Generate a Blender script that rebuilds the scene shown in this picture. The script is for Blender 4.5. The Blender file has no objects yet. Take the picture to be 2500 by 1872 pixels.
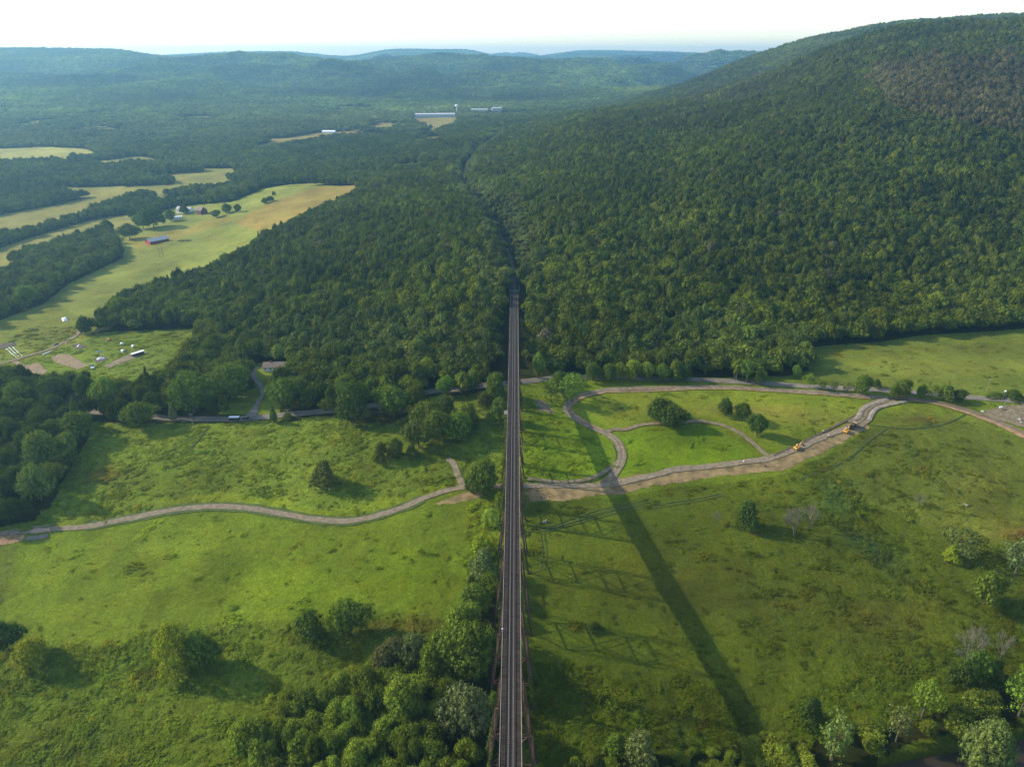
import bpy, bmesh, math, random
import numpy as np
from mathutils import Vector, Matrix, Euler

R = math.radians
S = bpy.context.scene
COL = S.collection
random.seed(7)
rng = np.random.default_rng(7)

# ------------------------------------------------------------------ camera
CAM = np.array([1.15, 0.0, 242.0])
PITCH = R(24.68)
YAW = math.atan(8 / 1536)
cam_d = bpy.data.cameras.new("camera")
cam = bpy.data.objects.new("camera", cam_d)
COL.objects.link(cam)
cam.location = CAM.tolist()
cam.rotation_euler = (R(90) - PITCH, 0, YAW)
cam_d.sensor_width = 36
cam_d.lens = 25.0
cam_d.clip_start = 1
cam_d.clip_end = 60000
S.camera = cam

# ------------------------------------------------------------------ world, sun, exposure
SUN_EL, SUN_OFF = R(30), R(13)          # from the left, a little ahead of the camera
to_sun = Vector((-math.cos(SUN_OFF) * math.cos(SUN_EL), math.sin(SUN_OFF) * math.cos(SUN_EL), math.sin(SUN_EL)))
W = bpy.data.worlds.new("World")
S.world = W
W.use_nodes = True
nt = W.node_tree
bg = nt.nodes["Background"]
sky = nt.nodes.new("ShaderNodeTexSky")
sky.sky_type = 'NISHITA'
sky.sun_disc = False
sky.sun_elevation = SUN_EL
sky.sun_rotation = math.atan2(to_sun.x, to_sun.y)
sky.altitude = 0
sky.air_density = 1.0
sky.dust_density = 0.8
sky.ozone_density = 1.0
nt.links.new(sky.outputs[0], bg.inputs[0])
bg.inputs[1].default_value = 0.15
sun_d = bpy.data.lights.new("sun", 'SUN')
sun_d.energy = 3.3
sun_d.angle = R(0.5)
sun_d.color = (1.0, 0.90, 0.71)
sun = bpy.data.objects.new("sun", sun_d)
COL.objects.link(sun)
sun.rotation_euler = to_sun.to_track_quat('Z', 'Y').to_euler()
S.view_settings.view_transform = 'Standard'
S.view_settings.look = 'None'
S.view_settings.exposure = 1.05
S.view_settings.gamma = 1.0
S.render.engine = 'CYCLES'
S.cycles.max_bounces = 6
S.cycles.diffuse_bounces = 2
S.cycles.glossy_bounces = 2
S.cycles.transmission_bounces = 3
S.cycles.volume_bounces = 0
S.cycles.transparent_max_bounces = 6
S.cycles.use_denoising = True
S.cycles.denoising_prefilter = 'NONE'
S.cycles.caustics_reflective = False
S.cycles.caustics_refractive = False

# ------------------------------------------------------------------ materials
def new_mat(name):
    m = bpy.data.materials.new(name)
    m.use_nodes = True
    return m, m.node_tree, m.node_tree.nodes["Principled BSDF"]

def mat(name, col, rough=0.8, metal=0.0, var=0.25, scale=1.5, bump=0.0, col2=None, spec=0.3, stretch=None):
    """plain surface with mottled colour"""
    m, t, p = new_mat(name)
    tc = t.nodes.new("ShaderNodeTexCoord")
    n = t.nodes.new("ShaderNodeTexNoise")
    n.inputs["Scale"].default_value = scale
    n.inputs["Detail"].default_value = 6
    if stretch:
        mp = t.nodes.new("ShaderNodeMapping")
        mp.inputs["Scale"].default_value = stretch
        t.links.new(tc.outputs["Object"], mp.inputs[0])
        t.links.new(mp.outputs[0], n.inputs["Vector"])
    else:
        t.links.new(tc.outputs["Object"], n.inputs["Vector"])
    cr = t.nodes.new("ShaderNodeValToRGB")
    a = [c * (1 - var) for c in col]
    b = [min(1, c * (1 + var)) for c in col] if col2 is None else list(col2)
    cr.color_ramp.elements[0].position = 0.32
    cr.color_ramp.elements[1].position = 0.68
    cr.color_ramp.elements[0].color = (*a, 1)
    cr.color_ramp.elements[1].color = (*b, 1)
    t.links.new(n.outputs[0], cr.inputs[0])
    t.links.new(cr.outputs[0], p.inputs["Base Color"])
    p.inputs["Roughness"].default_value = rough
    p.inputs["Metallic"].default_value = metal
    p.inputs["Specular IOR Level"].default_value = spec
    if bump:
        b_ = t.nodes.new("ShaderNodeBump")
        b_.inputs["Distance"].default_value = bump
        b_.inputs["Strength"].default_value = 1
        t.links.new(n.outputs[0], b_.inputs["Height"])
        t.links.new(b_.outputs[0], p.inputs["Normal"])
    return m

def leaf_mat(name, transl=0.3):
    """foliage: the colour comes from each tree's own tint, with a slow mottling through the crown"""
    m = bpy.data.materials.new(name)
    m.use_nodes = True
    t = m.node_tree
    t.nodes.clear()
    out = t.nodes.new("ShaderNodeOutputMaterial")
    at = t.nodes.new("ShaderNodeAttribute")
    at.attribute_type = 'INSTANCER'
    at.attribute_name = 'tint'
    geo = t.nodes.new("ShaderNodeNewGeometry")
    n = t.nodes.new("ShaderNodeTexNoise")
    n.inputs["Scale"].default_value = 0.45
    n.inputs["Detail"].default_value = 3
    t.links.new(geo.outputs["Position"], n.inputs["Vector"])
    mr = t.nodes.new("ShaderNodeMapRange")
    mr.inputs["From Min"].default_value = 0.3
    mr.inputs["From Max"].default_value = 0.7
    mr.inputs["To Min"].default_value = 0.8
    mr.inputs["To Max"].default_value = 1.25
    t.links.new(n.outputs[0], mr.inputs["Value"])
    n2 = t.nodes.new("ShaderNodeTexNoise")
    n2.inputs["Scale"].default_value = 0.07
    n2.inputs["Detail"].default_value = 2
    t.links.new(geo.outputs["Position"], n2.inputs["Vector"])
    hue = t.nodes.new("ShaderNodeMix"); hue.data_type = 'RGBA'; hue.blend_type = 'MULTIPLY'
    hue.inputs["B"].default_value = (1.14, 1.0, 0.85, 1)
    mr2 = t.nodes.new("ShaderNodeMapRange")
    mr2.inputs["From Min"].default_value = 0.35
    mr2.inputs["From Max"].default_value = 0.65
    t.links.new(n2.outputs[0], mr2.inputs["Value"])
    t.links.new(mr2.outputs[0], hue.inputs["Factor"])
    t.links.new(at.outputs["Color"], hue.inputs["A"])
    mul = t.nodes.new("ShaderNodeVectorMath")
    mul.operation = 'SCALE'
    t.links.new(hue.outputs["Result"], mul.inputs[0])
    t.links.new(mr.outputs[0], mul.inputs["Scale"])
    d = t.nodes.new("ShaderNodeBsdfDiffuse")
    tr = t.nodes.new("ShaderNodeBsdfTranslucent")
    tcol = t.nodes.new("ShaderNodeVectorMath")
    tcol.operation = 'MULTIPLY'
    tcol.inputs[1].default_value = (1.15, 1.25, 0.6)
    t.links.new(mul.outputs[0], d.inputs[0])
    t.links.new(mul.outputs[0], tcol.inputs[0])
    t.links.new(tcol.outputs[0], tr.inputs[0])
    mx = t.nodes.new("ShaderNodeMixShader")
    mx.inputs[0].default_value = transl
    t.links.new(d.outputs[0], mx.inputs[1])
    t.links.new(tr.outputs[0], mx.inputs[2])
    t.links.new(mx.outputs[0], out.inputs[0])
    return m

M = {}
M['leaf'] = leaf_mat('leaves')
M['leaf_core'] = leaf_mat('inner_leaves', 0.0)
M['bark'] = mat('bark', (0.11, 0.085, 0.06), 0.95, scale=6, bump=0.03)
M['bare'] = mat('bare_wood', (0.15, 0.135, 0.095), 0.95, scale=3)
M['rust'] = mat('rusted_steel', (0.052, 0.030, 0.020), 0.85, scale=0.8, col2=(0.11, 0.058, 0.036), bump=0.01)
M['rust_dark'] = mat('dark_steel', (0.03, 0.022, 0.018), 0.85, scale=0.8)
M['deck'] = mat('deck_boards', (0.030, 0.021, 0.014), 0.9, scale=0.6, var=0.65, bump=0.02, stretch=(0.35, 2.2, 1))
M['tie'] = mat('tie_wood', (0.042, 0.034, 0.026), 0.9, var=0.4, scale=2)
M['railsteel'] = mat('rail_steel', (0.30, 0.27, 0.24), 0.5, 0.4, var=0.15)
M['railrust'] = mat('rail_side', (0.16, 0.11, 0.08), 0.7, 0.2)
M['curb'] = mat('sunlit_edge', (0.36, 0.33, 0.28), 0.7, scale=0.4, col2=(0.44, 0.38, 0.31), stretch=(1, .25, 1))  # paled to draw the sunlit line along each deck edge
M['ballast'] = mat('ballast', (0.050, 0.046, 0.042), 0.95, scale=2.5, var=0.35, bump=0.05)
M['concrete'] = mat('concrete', (0.16, 0.15, 0.13), 0.9, scale=0.7)
M['asphalt'] = mat('asphalt', (0.155, 0.135, 0.100), 0.92, scale=0.12, col2=(0.20, 0.175, 0.135))
M['gravel'] = mat('gravel', (0.19, 0.145, 0.090), 0.95, scale=0.5, col2=(0.245, 0.190, 0.122), bump=0.02)
M['dirt'] = mat('dirt', (0.145, 0.102, 0.042), 0.95, scale=0.2, col2=(0.27, 0.190, 0.080), bump=0.05)
M['orange_dirt'] = mat('orange_dirt', (0.24, 0.14, 0.065), 0.95, scale=0.3, col2=(0.36, 0.23, 0.12), bump=0.04)
M['dirt_road'] = mat('dirt_road', (0.150, 0.112, 0.060), 0.95, scale=0.4, col2=(0.22, 0.170, 0.098), bump=0.04)
M['berm'] = mat('berm', (0.22, 0.175, 0.120), 0.95, scale=0.4, col2=(0.30, 0.25, 0.18), bump=0.05)
M['dark_soil'] = mat('dark_soil', (0.07, 0.05, 0.035), 0.95, scale=0.5, col2=(0.12, 0.085, 0.06), bump=0.05)
M['plot'] = mat('tilled_soil', (0.19, 0.130, 0.065), 0.95, scale=1.0, col2=(0.28, 0.200, 0.105), bump=0.06, stretch=(1.6, .2, 1))
M['track'] = mat('pressed_grass', (0.058, 0.084, 0.014), 0.95, scale=0.6, col2=(0.082, 0.112, 0.020))
M['track_dark'] = mat('wet_rut', (0.040, 0.060, 0.012), 0.95, scale=0.6)
M['white'] = mat('white_paint', (0.72, 0.72, 0.70), 0.6, var=0.12)
M['pale_roof'] = mat('pale_warehouse_roof', (0.40, 0.40, 0.40), 0.8)
M['white_metal'] = mat('white_sheet_metal', (0.78, 0.78, 0.77), 0.45, var=0.08, scale=.4)
M['tarp'] = mat('white_plastic', (0.55, 0.55, 0.54), 0.4, var=0.15)
M['grey'] = mat('grey_panel', (0.34, 0.35, 0.36), 0.6)
M['grey_roof'] = mat('grey_metal_roof', (0.31, 0.31, 0.30), 0.7, var=0.12, scale=.5)
M['brown_roof'] = mat('brown_shingles', (0.16, 0.12, 0.09), 0.85)
M['red'] = mat('red_barn_boards', (0.36, 0.06, 0.035), 0.8)
M['dark_red'] = mat('dark_red_boards', (0.11, 0.03, 0.03), 0.85)
M['black'] = mat('black_paint', (0.02, 0.02, 0.022), 0.35, spec=0.5)
M['rubber'] = mat('rubber', (0.018, 0.018, 0.018), 0.9)
M['glass'] = mat('dark_glass', (0.03, 0.04, 0.05), 0.12, spec=0.8)
M['yellow'] = mat('machine_yellow', (0.55, 0.29, 0.035), 0.5, var=0.12)
M['yellow_pale'] = mat('faded_yellow', (0.62, 0.42, 0.18), 0.55)
M['orange'] = mat('orange_paint', (0.62, 0.16, 0.04), 0.55)
M['blue'] = mat('blue_tarp', (0.06, 0.16, 0.30), 0.55)
M['green_box'] = mat('green_paint', (0.05, 0.14, 0.08), 0.6)
M['timber'] = mat('weathered_timber', (0.34, 0.28, 0.20), 0.85, scale=2)
M['pole'] = mat('pole_wood', (0.24, 0.18, 0.13), 0.9)
M['rock'] = mat('pale_rock', (0.27, 0.25, 0.21), 0.9, scale=1.2, bump=0.05)
M['skin'] = mat('skin', (0.45, 0.28, 0.20), 0.6)
M['vest'] = mat('vest', (0.65, 0.75, 0.10), 0.7)
M['jeans'] = mat('jeans', (0.05, 0.07, 0.12), 0.8)
M['shirt'] = mat('pale_shirt', (0.65, 0.60, 0.55), 0.8)
M['hat'] = mat('white_hat', (0.75, 0.75, 0.72), 0.4)
M['wood_floor'] = mat('bridge_planks', (0.40, 0.27, 0.20), 0.85, scale=3)

m, t, p = new_mat('river_water')
p.inputs["Base Color"].default_value = (0.035, 0.026, 0.014, 1)
p.inputs["Roughness"].default_value = 0.3
p.inputs["Specular IOR Level"].default_value = 0.2
n_ = t.nodes.new("ShaderNodeTexNoise"); n_.inputs["Scale"].default_value = 0.8; n_.inputs["Detail"].default_value = 4
tc_ = t.nodes.new("ShaderNodeTexCoord"); t.links.new(tc_.outputs["Object"], n_.inputs["Vector"])
b_ = t.nodes.new("ShaderNodeBump"); b_.inputs["Distance"].default_value = 0.04
t.links.new(n_.outputs[0], b_.inputs["Height"]); t.links.new(b_.outputs[0], p.inputs["Normal"])
M['water'] = m

# meadow / ground: each point of the sheet carries its own plant colour, fine growth from noise and bump
m, t, p = new_mat('meadow_ground')
at = t.nodes.new("ShaderNodeAttribute"); at.attribute_name = 'cover'
ar = t.nodes.new("ShaderNodeAttribute"); ar.attribute_name = 'rough'
tc_ = t.nodes.new("ShaderNodeTexCoord")
def noise(scale, detail=4, rough=0.6, mp=None, dist=0.0):
    n = t.nodes.new("ShaderNodeTexNoise")
    n.inputs["Scale"].default_value = scale
    n.inputs["Detail"].default_value = detail
    n.inputs["Roughness"].default_value = rough
    n.inputs["Distortion"].default_value = dist
    if mp:
        k = t.nodes.new("ShaderNodeMapping")
        k.inputs["Scale"].default_value = mp
        k.inputs["Rotation"].default_value = (0, 0, 0.5)
        t.links.new(tc_.outputs["Object"], k.inputs[0])
        t.links.new(k.outputs[0], n.inputs["Vector"])
    else:
        t.links.new(tc_.outputs["Object"], n.inputs["Vector"])
    return n.outputs[0]
def math_(op, a, b=None):
    n = t.nodes.new("ShaderNodeMath"); n.operation = op
    for i, v in enumerate((a, b)):
        if v is None: continue
        if isinstance(v, (int, float)): n.inputs[i].default_value = v
        else: t.links.new(v, n.inputs[i])
    return n.outputs[0]
def rng_(v, a, b, c, d):
    n = t.nodes.new("ShaderNodeMapRange")
    for k, x in zip(("From Min", "From Max", "To Min", "To Max"), (a, b, c, d)): n.inputs[k].default_value = x
    t.links.new(v, n.inputs["Value"])
    return n.outputs[0]
fine = noise(0.9, 6, 0.72)
mid = noise(0.16, 5, 0.62, (1.0, 2.2, 1.0), 0.6)
big = noise(0.028, 4, 0.55)
f1 = rng_(fine, 0.3, 0.7, 0.62, 1.40)
f2 = rng_(mid, 0.3, 0.7, 0.86, 1.15)
f3 = rng_(big, 0.3, 0.7, 0.86, 1.15)
ff = math_('MULTIPLY', math_('MULTIPLY', f1, f2), f3)
sc_ = t.nodes.new("ShaderNodeVectorMath"); sc_.operation = 'SCALE'
t.links.new(at.outputs["Color"], sc_.inputs[0]); t.links.new(ff, sc_.inputs["Scale"])
# olive / yellow drift between neighbouring stands of grass
hue = rng_(noise(0.07, 5, 0.6), 0.35, 0.65, 0.0, 1.0)
mixc = t.nodes.new("ShaderNodeMix"); mixc.data_type = 'RGBA'; mixc.blend_type = 'MULTIPLY'
mixc.inputs["B"].default_value = (1.16, 0.99, 0.88, 1)
t.links.new(math_('MULTIPLY', hue, 0.8), mixc.inputs["Factor"])
t.links.new(sc_.outputs[0], mixc.inputs["A"])
t.links.new(mixc.outputs["Result"], p.inputs["Base Color"])
p.inputs["Roughness"].default_value = 1.0
p.inputs["Specular IOR Level"].default_value = 0.05
hgt = math_('ADD', math_('MULTIPLY', noise(0.55, 6, 0.75), 1.0), math_('MULTIPLY', noise(0.13, 4, 0.6, (1, 1.6, 1), 0.8), 2.2))
bp = t.nodes.new("ShaderNodeBump"); bp.inputs["Strength"].default_value = 1.0
t.links.new(math_('MULTIPLY', hgt, ar.outputs["Fac"]), bp.inputs["Height"])
bp.inputs["Distance"].default_value = 1.0
t.links.new(bp.outputs[0], p.inputs["Normal"])
M['ground'] = m

# ------------------------------------------------------------------ mesh helpers
def link(o, parent=None):
    COL.objects.link(o)
    if parent is not None:
        o.parent = parent
    return o

def tag(o, label=None, cat=None, group=None, kind=None):
    if label: o['label'] = label
    if cat: o['category'] = cat
    if group: o['group'] = group
    if kind: o['kind'] = kind
    return o

def empty(name, loc, rz=0, label=None, cat=None, group=None):
    o = bpy.data.objects.new(name, None)
    COL.objects.link(o)
    o.location = loc
    o.rotation_euler = (0, 0, rz)
    return tag(o, label, cat, group)

def fast_mesh(name, co, faces, mats, mi=None, smooth=False):
    """co (n,3), faces (m,k) numpy"""
    co = np.asarray(co, np.float32); faces = np.asarray(faces, np.int32)
    me = bpy.data.meshes.new(name)
    k = faces.shape[1]
    me.vertices.add(len(co)); me.vertices.foreach_set('co', co.ravel())
    me.loops.add(faces.size); me.loops.foreach_set('vertex_index', faces.ravel())
    me.polygons.add(len(faces))
    me.polygons.foreach_set('loop_start', np.arange(0, faces.size, k, dtype=np.int32))
    me.polygons.foreach_set('loop_total', np.full(len(faces), k, np.int32))
    for mm in (mats if isinstance(mats, (list, tuple)) else [mats]):
        me.materials.append(mm)
    if mi is not None: me.polygons.foreach_set('material_index', np.asarray(mi, np.int32))
    if smooth: me.polygons.foreach_set('use_smooth', np.ones(len(faces), bool))
    me.update(calc_edges=True)
    me.validate()
    return me

class MB:
    """collects boxes, bars and prisms of one part"""
    def __init__(s): s.v = []; s.f = []
    def add(s, vs, fs):
        b = len(s.v); s.v += [tuple(x) for x in vs]; s.f += [tuple(b + i for i in f) for f in fs]
        return s
    def box(s, x0, x1, y0, y1, z0, z1, tx=0.0, ty=0.0):
        vs = [(x0, y0, z0), (x1, y0, z0), (x1, y1, z0), (x0, y1, z0),
              (x0 + tx, y0 + ty, z1), (x1 - tx, y0 + ty, z1), (x1 - tx, y1 - ty, z1), (x0 + tx, y1 - ty, z1)]
        return s.add(vs, [(0, 3, 2, 1), (4, 5, 6, 7), (0, 1, 5, 4), (1, 2, 6, 5), (2, 3, 7, 6), (3, 0, 4, 7)])
    def bar(s, a, b, w, h=None, n=4, w2=None):
        a = Vector(a); b = Vector(b); d = (b - a)
        if d.length < 1e-6: return s
        d.normalize(); h = h or w; w2 = w if w2 is None else w2
        up = Vector((0, 0, 1)) if abs(d.z) < 0.95 else Vector((0, 1, 0))
        x = d.cross(up).normalized(); y = x.cross(d).normalized()
        vs = []
        for q, ww in ((a, 1.0), (b, w2 / w)):
            for i in range(n):
                an = 2 * math.pi * (i + 0.5) / n
                r = math.sqrt(2) if n == 4 else 1
                vs.append(q + x * (math.cos(an) * w / 2 * r * ww) + y * (math.sin(an) * h / 2 * r * ww))
        fs = [tuple(range(n))[::-1], tuple(range(n, 2 * n))]
        for i in range(n):
            j = (i + 1) % n
            fs.append((i, j, n + j, n + i))
        return s.add(vs, fs)
    def prism(s, pts, axis, a, b):
        """outline pts (2D) extruded along axis ('x','y','z') from a to b"""
        n = len(pts)
        def P(p, q):
            return {'x': (q, p[0], p[1]), 'y': (p[0], q, p[1]), 'z': (p[0], p[1], q)}[axis]
        vs = [P(p, a) for p in pts] + [P(p, b) for p in pts]
        fs = [tuple(range(n)), tuple(range(n, 2 * n))[::-1]] + [(i, n + i, n + (i + 1) % n, (i + 1) % n) for i in range(n)]
        return s.add(vs, fs)
    def disc(s, c, r, w, axis='x', n=14):
        c = Vector(c); o = Vector({'x': (w / 2, 0, 0), 'y': (0, w / 2, 0), 'z': (0, 0, w / 2)}[axis])
        return s.bar(c - o, c + o, r * 2, r * 2, n=n)
    def mesh(s, name, m):
        me = bpy.data.meshes.new(name)
        me.from_pydata(s.v, [], s.f)
        me.materials.append(m)
        bm = bmesh.new(); bm.from_mesh(me)
        bmesh.ops.recalc_face_normals(bm, faces=bm.faces)
        bm.to_mesh(me); bm.free()
        return me
    def obj(s, name, m, parent=None, bevel=0.0):
        o = bpy.data.objects.new(name, s.mesh(name, m))
        link(o, parent)
        if bevel:
            b = o.modifiers.new('bevel', 'BEVEL'); b.width = bevel; b.segments = 2; b.limit_method = 'ANGLE'
        return o

def copy_tree(o, parent=None):
    c = o.copy(); COL.objects.link(c)
    if parent is not None: c.parent = parent
    for ch in list(o.children):
        copy_tree(ch, c)
    return c

# ------------------------------------------------------------------ noise
def _hash(ix, iy, seed):
    h = (ix.astype(np.int64) * 374761393 + iy.astype(np.int64) * 668265263 + seed * 1442695041) & 0x7fffffff
    h = ((h ^ (h >> 13)) * 1274126177) & 0x7fffffff
    h = (h ^ (h >> 16)) & 0xffffff
    return h / float(0xffffff)
def vnoise(x, y, seed=0):
    x = np.asarray(x, float); y = np.asarray(y, float)
    ix = np.floor(x); iy = np.floor(y); fx = x - ix; fy = y - iy
    fx = fx * fx * fx * (fx * (fx * 6 - 15) + 10); fy = fy * fy * fy * (fy * (fy * 6 - 15) + 10)
    a = _hash(ix, iy, seed); b = _hash(ix + 1, iy, seed); c = _hash(ix, iy + 1, seed); d = _hash(ix + 1, iy + 1, seed)
    return a + (b - a) * fx + (c - a) * fy + (a - b - c + d) * fx * fy
def fbm(x, y, scale, oct=4, seed=0, gain=0.5):
    s = 0; amp = 1; tot = 0; f = 1.0 / scale
    for i in range(oct):
        s = s + amp * vnoise(np.asarray(x) * f + 31.7 * i, np.asarray(y) * f - 17.3 * i, seed + i)
        tot += amp; amp *= gain; f *= 2.03
    return s / tot
def sstep(a, b, x):
    t = np.clip((np.asarray(x, float) - a) / (b - a), 0, 1)
    return t * t * (3 - 2 * t)

# ------------------------------------------------------------------ the lie of the land
CZ = 242.0
def ZV(Y, v):            # height of a point that far out which is seen at that height of the photograph
    return CZ - Y * math.tan(PITCH - math.atan((936 - v) / 1736))
VALLEY = [(-400, -4), (60, -4), (137, -2), (203, 2), (240, 9), (277, 16), (338, 25.5), (394, 32)]
def FARY(Y): return Y if Y <= 2100 else (2100 + (Y - 2100) * 1.45 if Y <= 4600 else 5725 + (Y - 4600) * 2.1)
def colz(*pts):
    return VALLEY + [(FARY(Y), z if kind == 'z' else ZV(FARY(Y), z)) for (Y, kind, z) in pts]
Z, V = 'z', 'v'
COLS = {
 -1.30: colz((500,Z,30),(725,Z,15),(960,Z,8),(1200,Z,8),(1700,Z,25),(2100,Z,35),(2700,V,250),(3200,V,203),(3800,V,152),(4300,V,119),(5500,Z,190),(9500,Z,60)),
 -0.66: colz((500,Z,28),(725,Z,15),(960,Z,8),(1200,Z,6),(1700,Z,27),(2100,Z,34),(2700,V,250),(3200,V,205),(3800,V,155),(4300,V,119),(5500,Z,190),(9500,Z,60)),
 -0.52: colz((480,Z,30),(560,Z,27),(725,Z,17),(960,Z,10),(1200,Z,8),(1700,Z,27),(2100,Z,34),(2700,V,255),(3200,V,210),(3800,V,160),(4300,V,121),(5500,Z,190),(9500,Z,60)),
 -0.45: colz((460,Z,32),(560,Z,31),(725,Z,22),(960,Z,14),(1200,Z,12),(1700,Z,26),(2100,Z,34),(2700,V,258),(3300,V,205),(3900,V,160),(4500,V,140),(5200,Z,190),(6000,V,137),(9500,Z,60)),
 -0.30: colz((460,Z,35),(560,Z,40),(700,Z,43),(900,Z,40),(1100,Z,36),(1220,Z,40),(1400,Z,30),(1700,Z,28),(2050,Z,40),(2600,Z,44),(3300,V,225),(3900,V,180),(4500,V,150),(5000,Z,180),(6000,V,126),(9500,Z,60)),
 -0.22: colz((460,Z,36),(560,Z,44),(700,Z,53),(900,Z,54),(1100,Z,46),(1220,Z,44),(1400,Z,38),(1700,Z,34),(2050,Z,40),(2600,Z,46),(3300,V,228),(3900,V,175),(4300,V,163),(5000,Z,150),(6300,V,139),(9500,Z,60)),
 -0.15: colz((460,Z,38),(560,Z,50),(700,Z,60),(900,Z,62),(1115,Z,56),(1400,Z,50),(1700,Z,44),(2050,Z,42),(2500,Z,46),(3000,V,252),(3600,V,200),(4300,V,146),(5000,Z,140),(6500,V,120),(8000,Z,120),(9500,Z,60)),
 -0.07: colz((460,Z,39),(520,Z,46),(578,Z,56),(700,Z,62),(900,Z,66),(1115,Z,62),(1400,Z,60),(2000,Z,55),(2500,Z,48),(3000,V,254),(3600,V,205),(4300,V,160),(5000,Z,130),(6700,V,120),(8000,Z,120),(9500,Z,60)),
  0.00: colz((460,Z,39),(520,Z,46),(578,Z,57),(700,Z,66),(900,Z,72),(1115,Z,76),(1400,Z,76),(2000,Z,66),(2500,Z,50),(3000,V,254),(3600,V,205),(4300,V,158),(5200,Z,120),(7000,V,141),(8500,Z,120),(9500,Z,60)),
  0.10: colz((450,Z,37),(500,Z,41),(578,Z,60),(700,Z,78),(900,Z,92),(1200,Z,108),(1600,Z,115),(2000,Z,101),(2400,Z,72),(2800,Z,62),(3500,V,215),(4200,V,159),(5200,Z,120),(7000,V,122),(8500,Z,120),(9500,Z,60)),
  0.20: colz((440,Z,36),(520,Z,41),(600,Z,56),(800,Z,88),(1000,Z,106),(1300,Z,127),(1700,Z,142),(2000,Z,120),(2600,V,221),(3100,Z,80),(4200,V,170),(5200,Z,120),(7200,V,127),(8500,Z,120),(9500,Z,60)),
  0.30: colz((440,Z,36),(540,Z,41),(620,Z,60),(800,Z,103),(1000,Z,129),(1300,Z,158),(1700,V,207),(2000,Z,150),(2600,V,145),(3300,Z,110),(4200,Z,140),(7200,V,138),(8500,Z,120),(9500,Z,60)),
  0.40: colz((440,Z,35),(550,Z,39),(620,Z,56),(700,Z,80),(900,Z,130),(1100,Z,166),(1400,Z,212),(1700,V,128),(1950,Z,208),(2600,V,87),(3300,Z,200),(9500,Z,60)),
  0.50: colz((440,Z,35),(560,Z,37),(620,Z,52),(700,Z,80),(900,Z,140),(1100,Z,190),(1400,Z,251),(1700,V,66),(1950,Z,252),(2500,V,56),(3300,Z,230),(9500,Z,60)),
  0.65: colz((440,Z,35),(560,Z,37),(650,Z,54),(800,Z,110),(1000,Z,175),(1200,Z,232),(1400,Z,277),(1650,V,46),(1950,Z,270),(2400,V,40),(3300,Z,240),(9500,Z,60)),
  0.85: colz((440,Z,35),(560,Z,38),(650,Z,58),(800,Z,115),(1000,Z,180),(1200,Z,235),(1400,Z,282),(1650,Z,318),(1950,Z,310),(2400,Z,345),(3300,Z,240),(9500,Z,60)),
  1.40: colz((440,Z,35),(560,Z,38),(650,Z,58),(800,Z,115),(1000,Z,180),(1200,Z,235),(1400,Z,282),(1650,Z,318),(1950,Z,310),(2400,Z,340),(3300,Z,240),(9500,Z,60)),
}
LY = np.linspace(math.log(60), math.log(15200), 640)          # log distance table
def _tab():
    ks = sorted(COLS); T = []
    for k in ks:
        pts = COLS[k]
        z = np.interp(np.exp(LY), [p[0] for p in pts], [p[1] for p in pts])
        w = np.exp(-0.5 * (np.arange(-12, 13) / 4.5) ** 2); w /= w.sum()
        z = np.convolve(np.pad(z, 12, mode='edge'), w, 'valid')
        T.append(z)
    return np.array(ks), np.array(T)
KS, T0 = _tab()
SF = np.linspace(-1.3, 1.4, 541)
def _pchip_rows(ks, T, xs):
    h = np.diff(ks)[:, None]; d = np.diff(T, axis=0) / h
    m = np.zeros_like(T)
    a, b = d[:-1], d[1:]
    w1 = 2 * h[1:] + h[:-1]; w2 = h[1:] + 2 * h[:-1]
    with np.errstate(divide='ignore', invalid='ignore'):
        mm = (w1 + w2) / (w1 / a + w2 / b)
    m[1:-1] = np.where(a * b > 0, mm, 0)
    i = np.clip(np.searchsorted(ks, xs, side='right') - 1, 0, len(ks) - 2)
    hh = h[i]; t = ((xs - ks[i]) / hh[:, 0])[:, None]
    return ((1 + 2 * t) * (1 - t) ** 2 * T[i] + t * (1 - t) ** 2 * hh * m[i]
            + t * t * (3 - 2 * t) * T[i + 1] + t * t * (t - 1) * hh * m[i + 1])
TF = _pchip_rows(KS, T0, SF)

RAIL = np.array([(0, -160), (0, 300), (0, 540), (0, 590), (-1, 640), (-4.5, 690), (-13, 770), (-31, 905), (-58, 1030), (-78, 1130),
                 (-88, 1270), (-90, 1400), (-76, 1580), (-50, 1790), (-17, 1992)], float)
def _dense(P, n=40):
    P = np.asarray(P, float); out = []
    Q = np.vstack([2 * P[0] - P[1], P, 2 * P[-1] - P[-2]])
    for i in range(1, len(Q) - 2):
        p0, p1, p2, p3 = Q[i - 1], Q[i], Q[i + 1], Q[i + 2]
        for t in np.linspace(0, 1, n, endpoint=False):
            out.append(0.5 * (2 * p1 + (p2 - p0) * t + (2 * p0 - 5 * p1 + 4 * p2 - p3) * t * t + (3 * p1 - p0 - 3 * p2 + p3) * t ** 3))
    out.append(P[-1])
    return np.array(out)
RAILD = _dense(RAIL, 20)
def rail_x(Y): return np.interp(Y, RAILD[:, 1], RAILD[:, 0])
DECK_Z = 59.0

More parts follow.
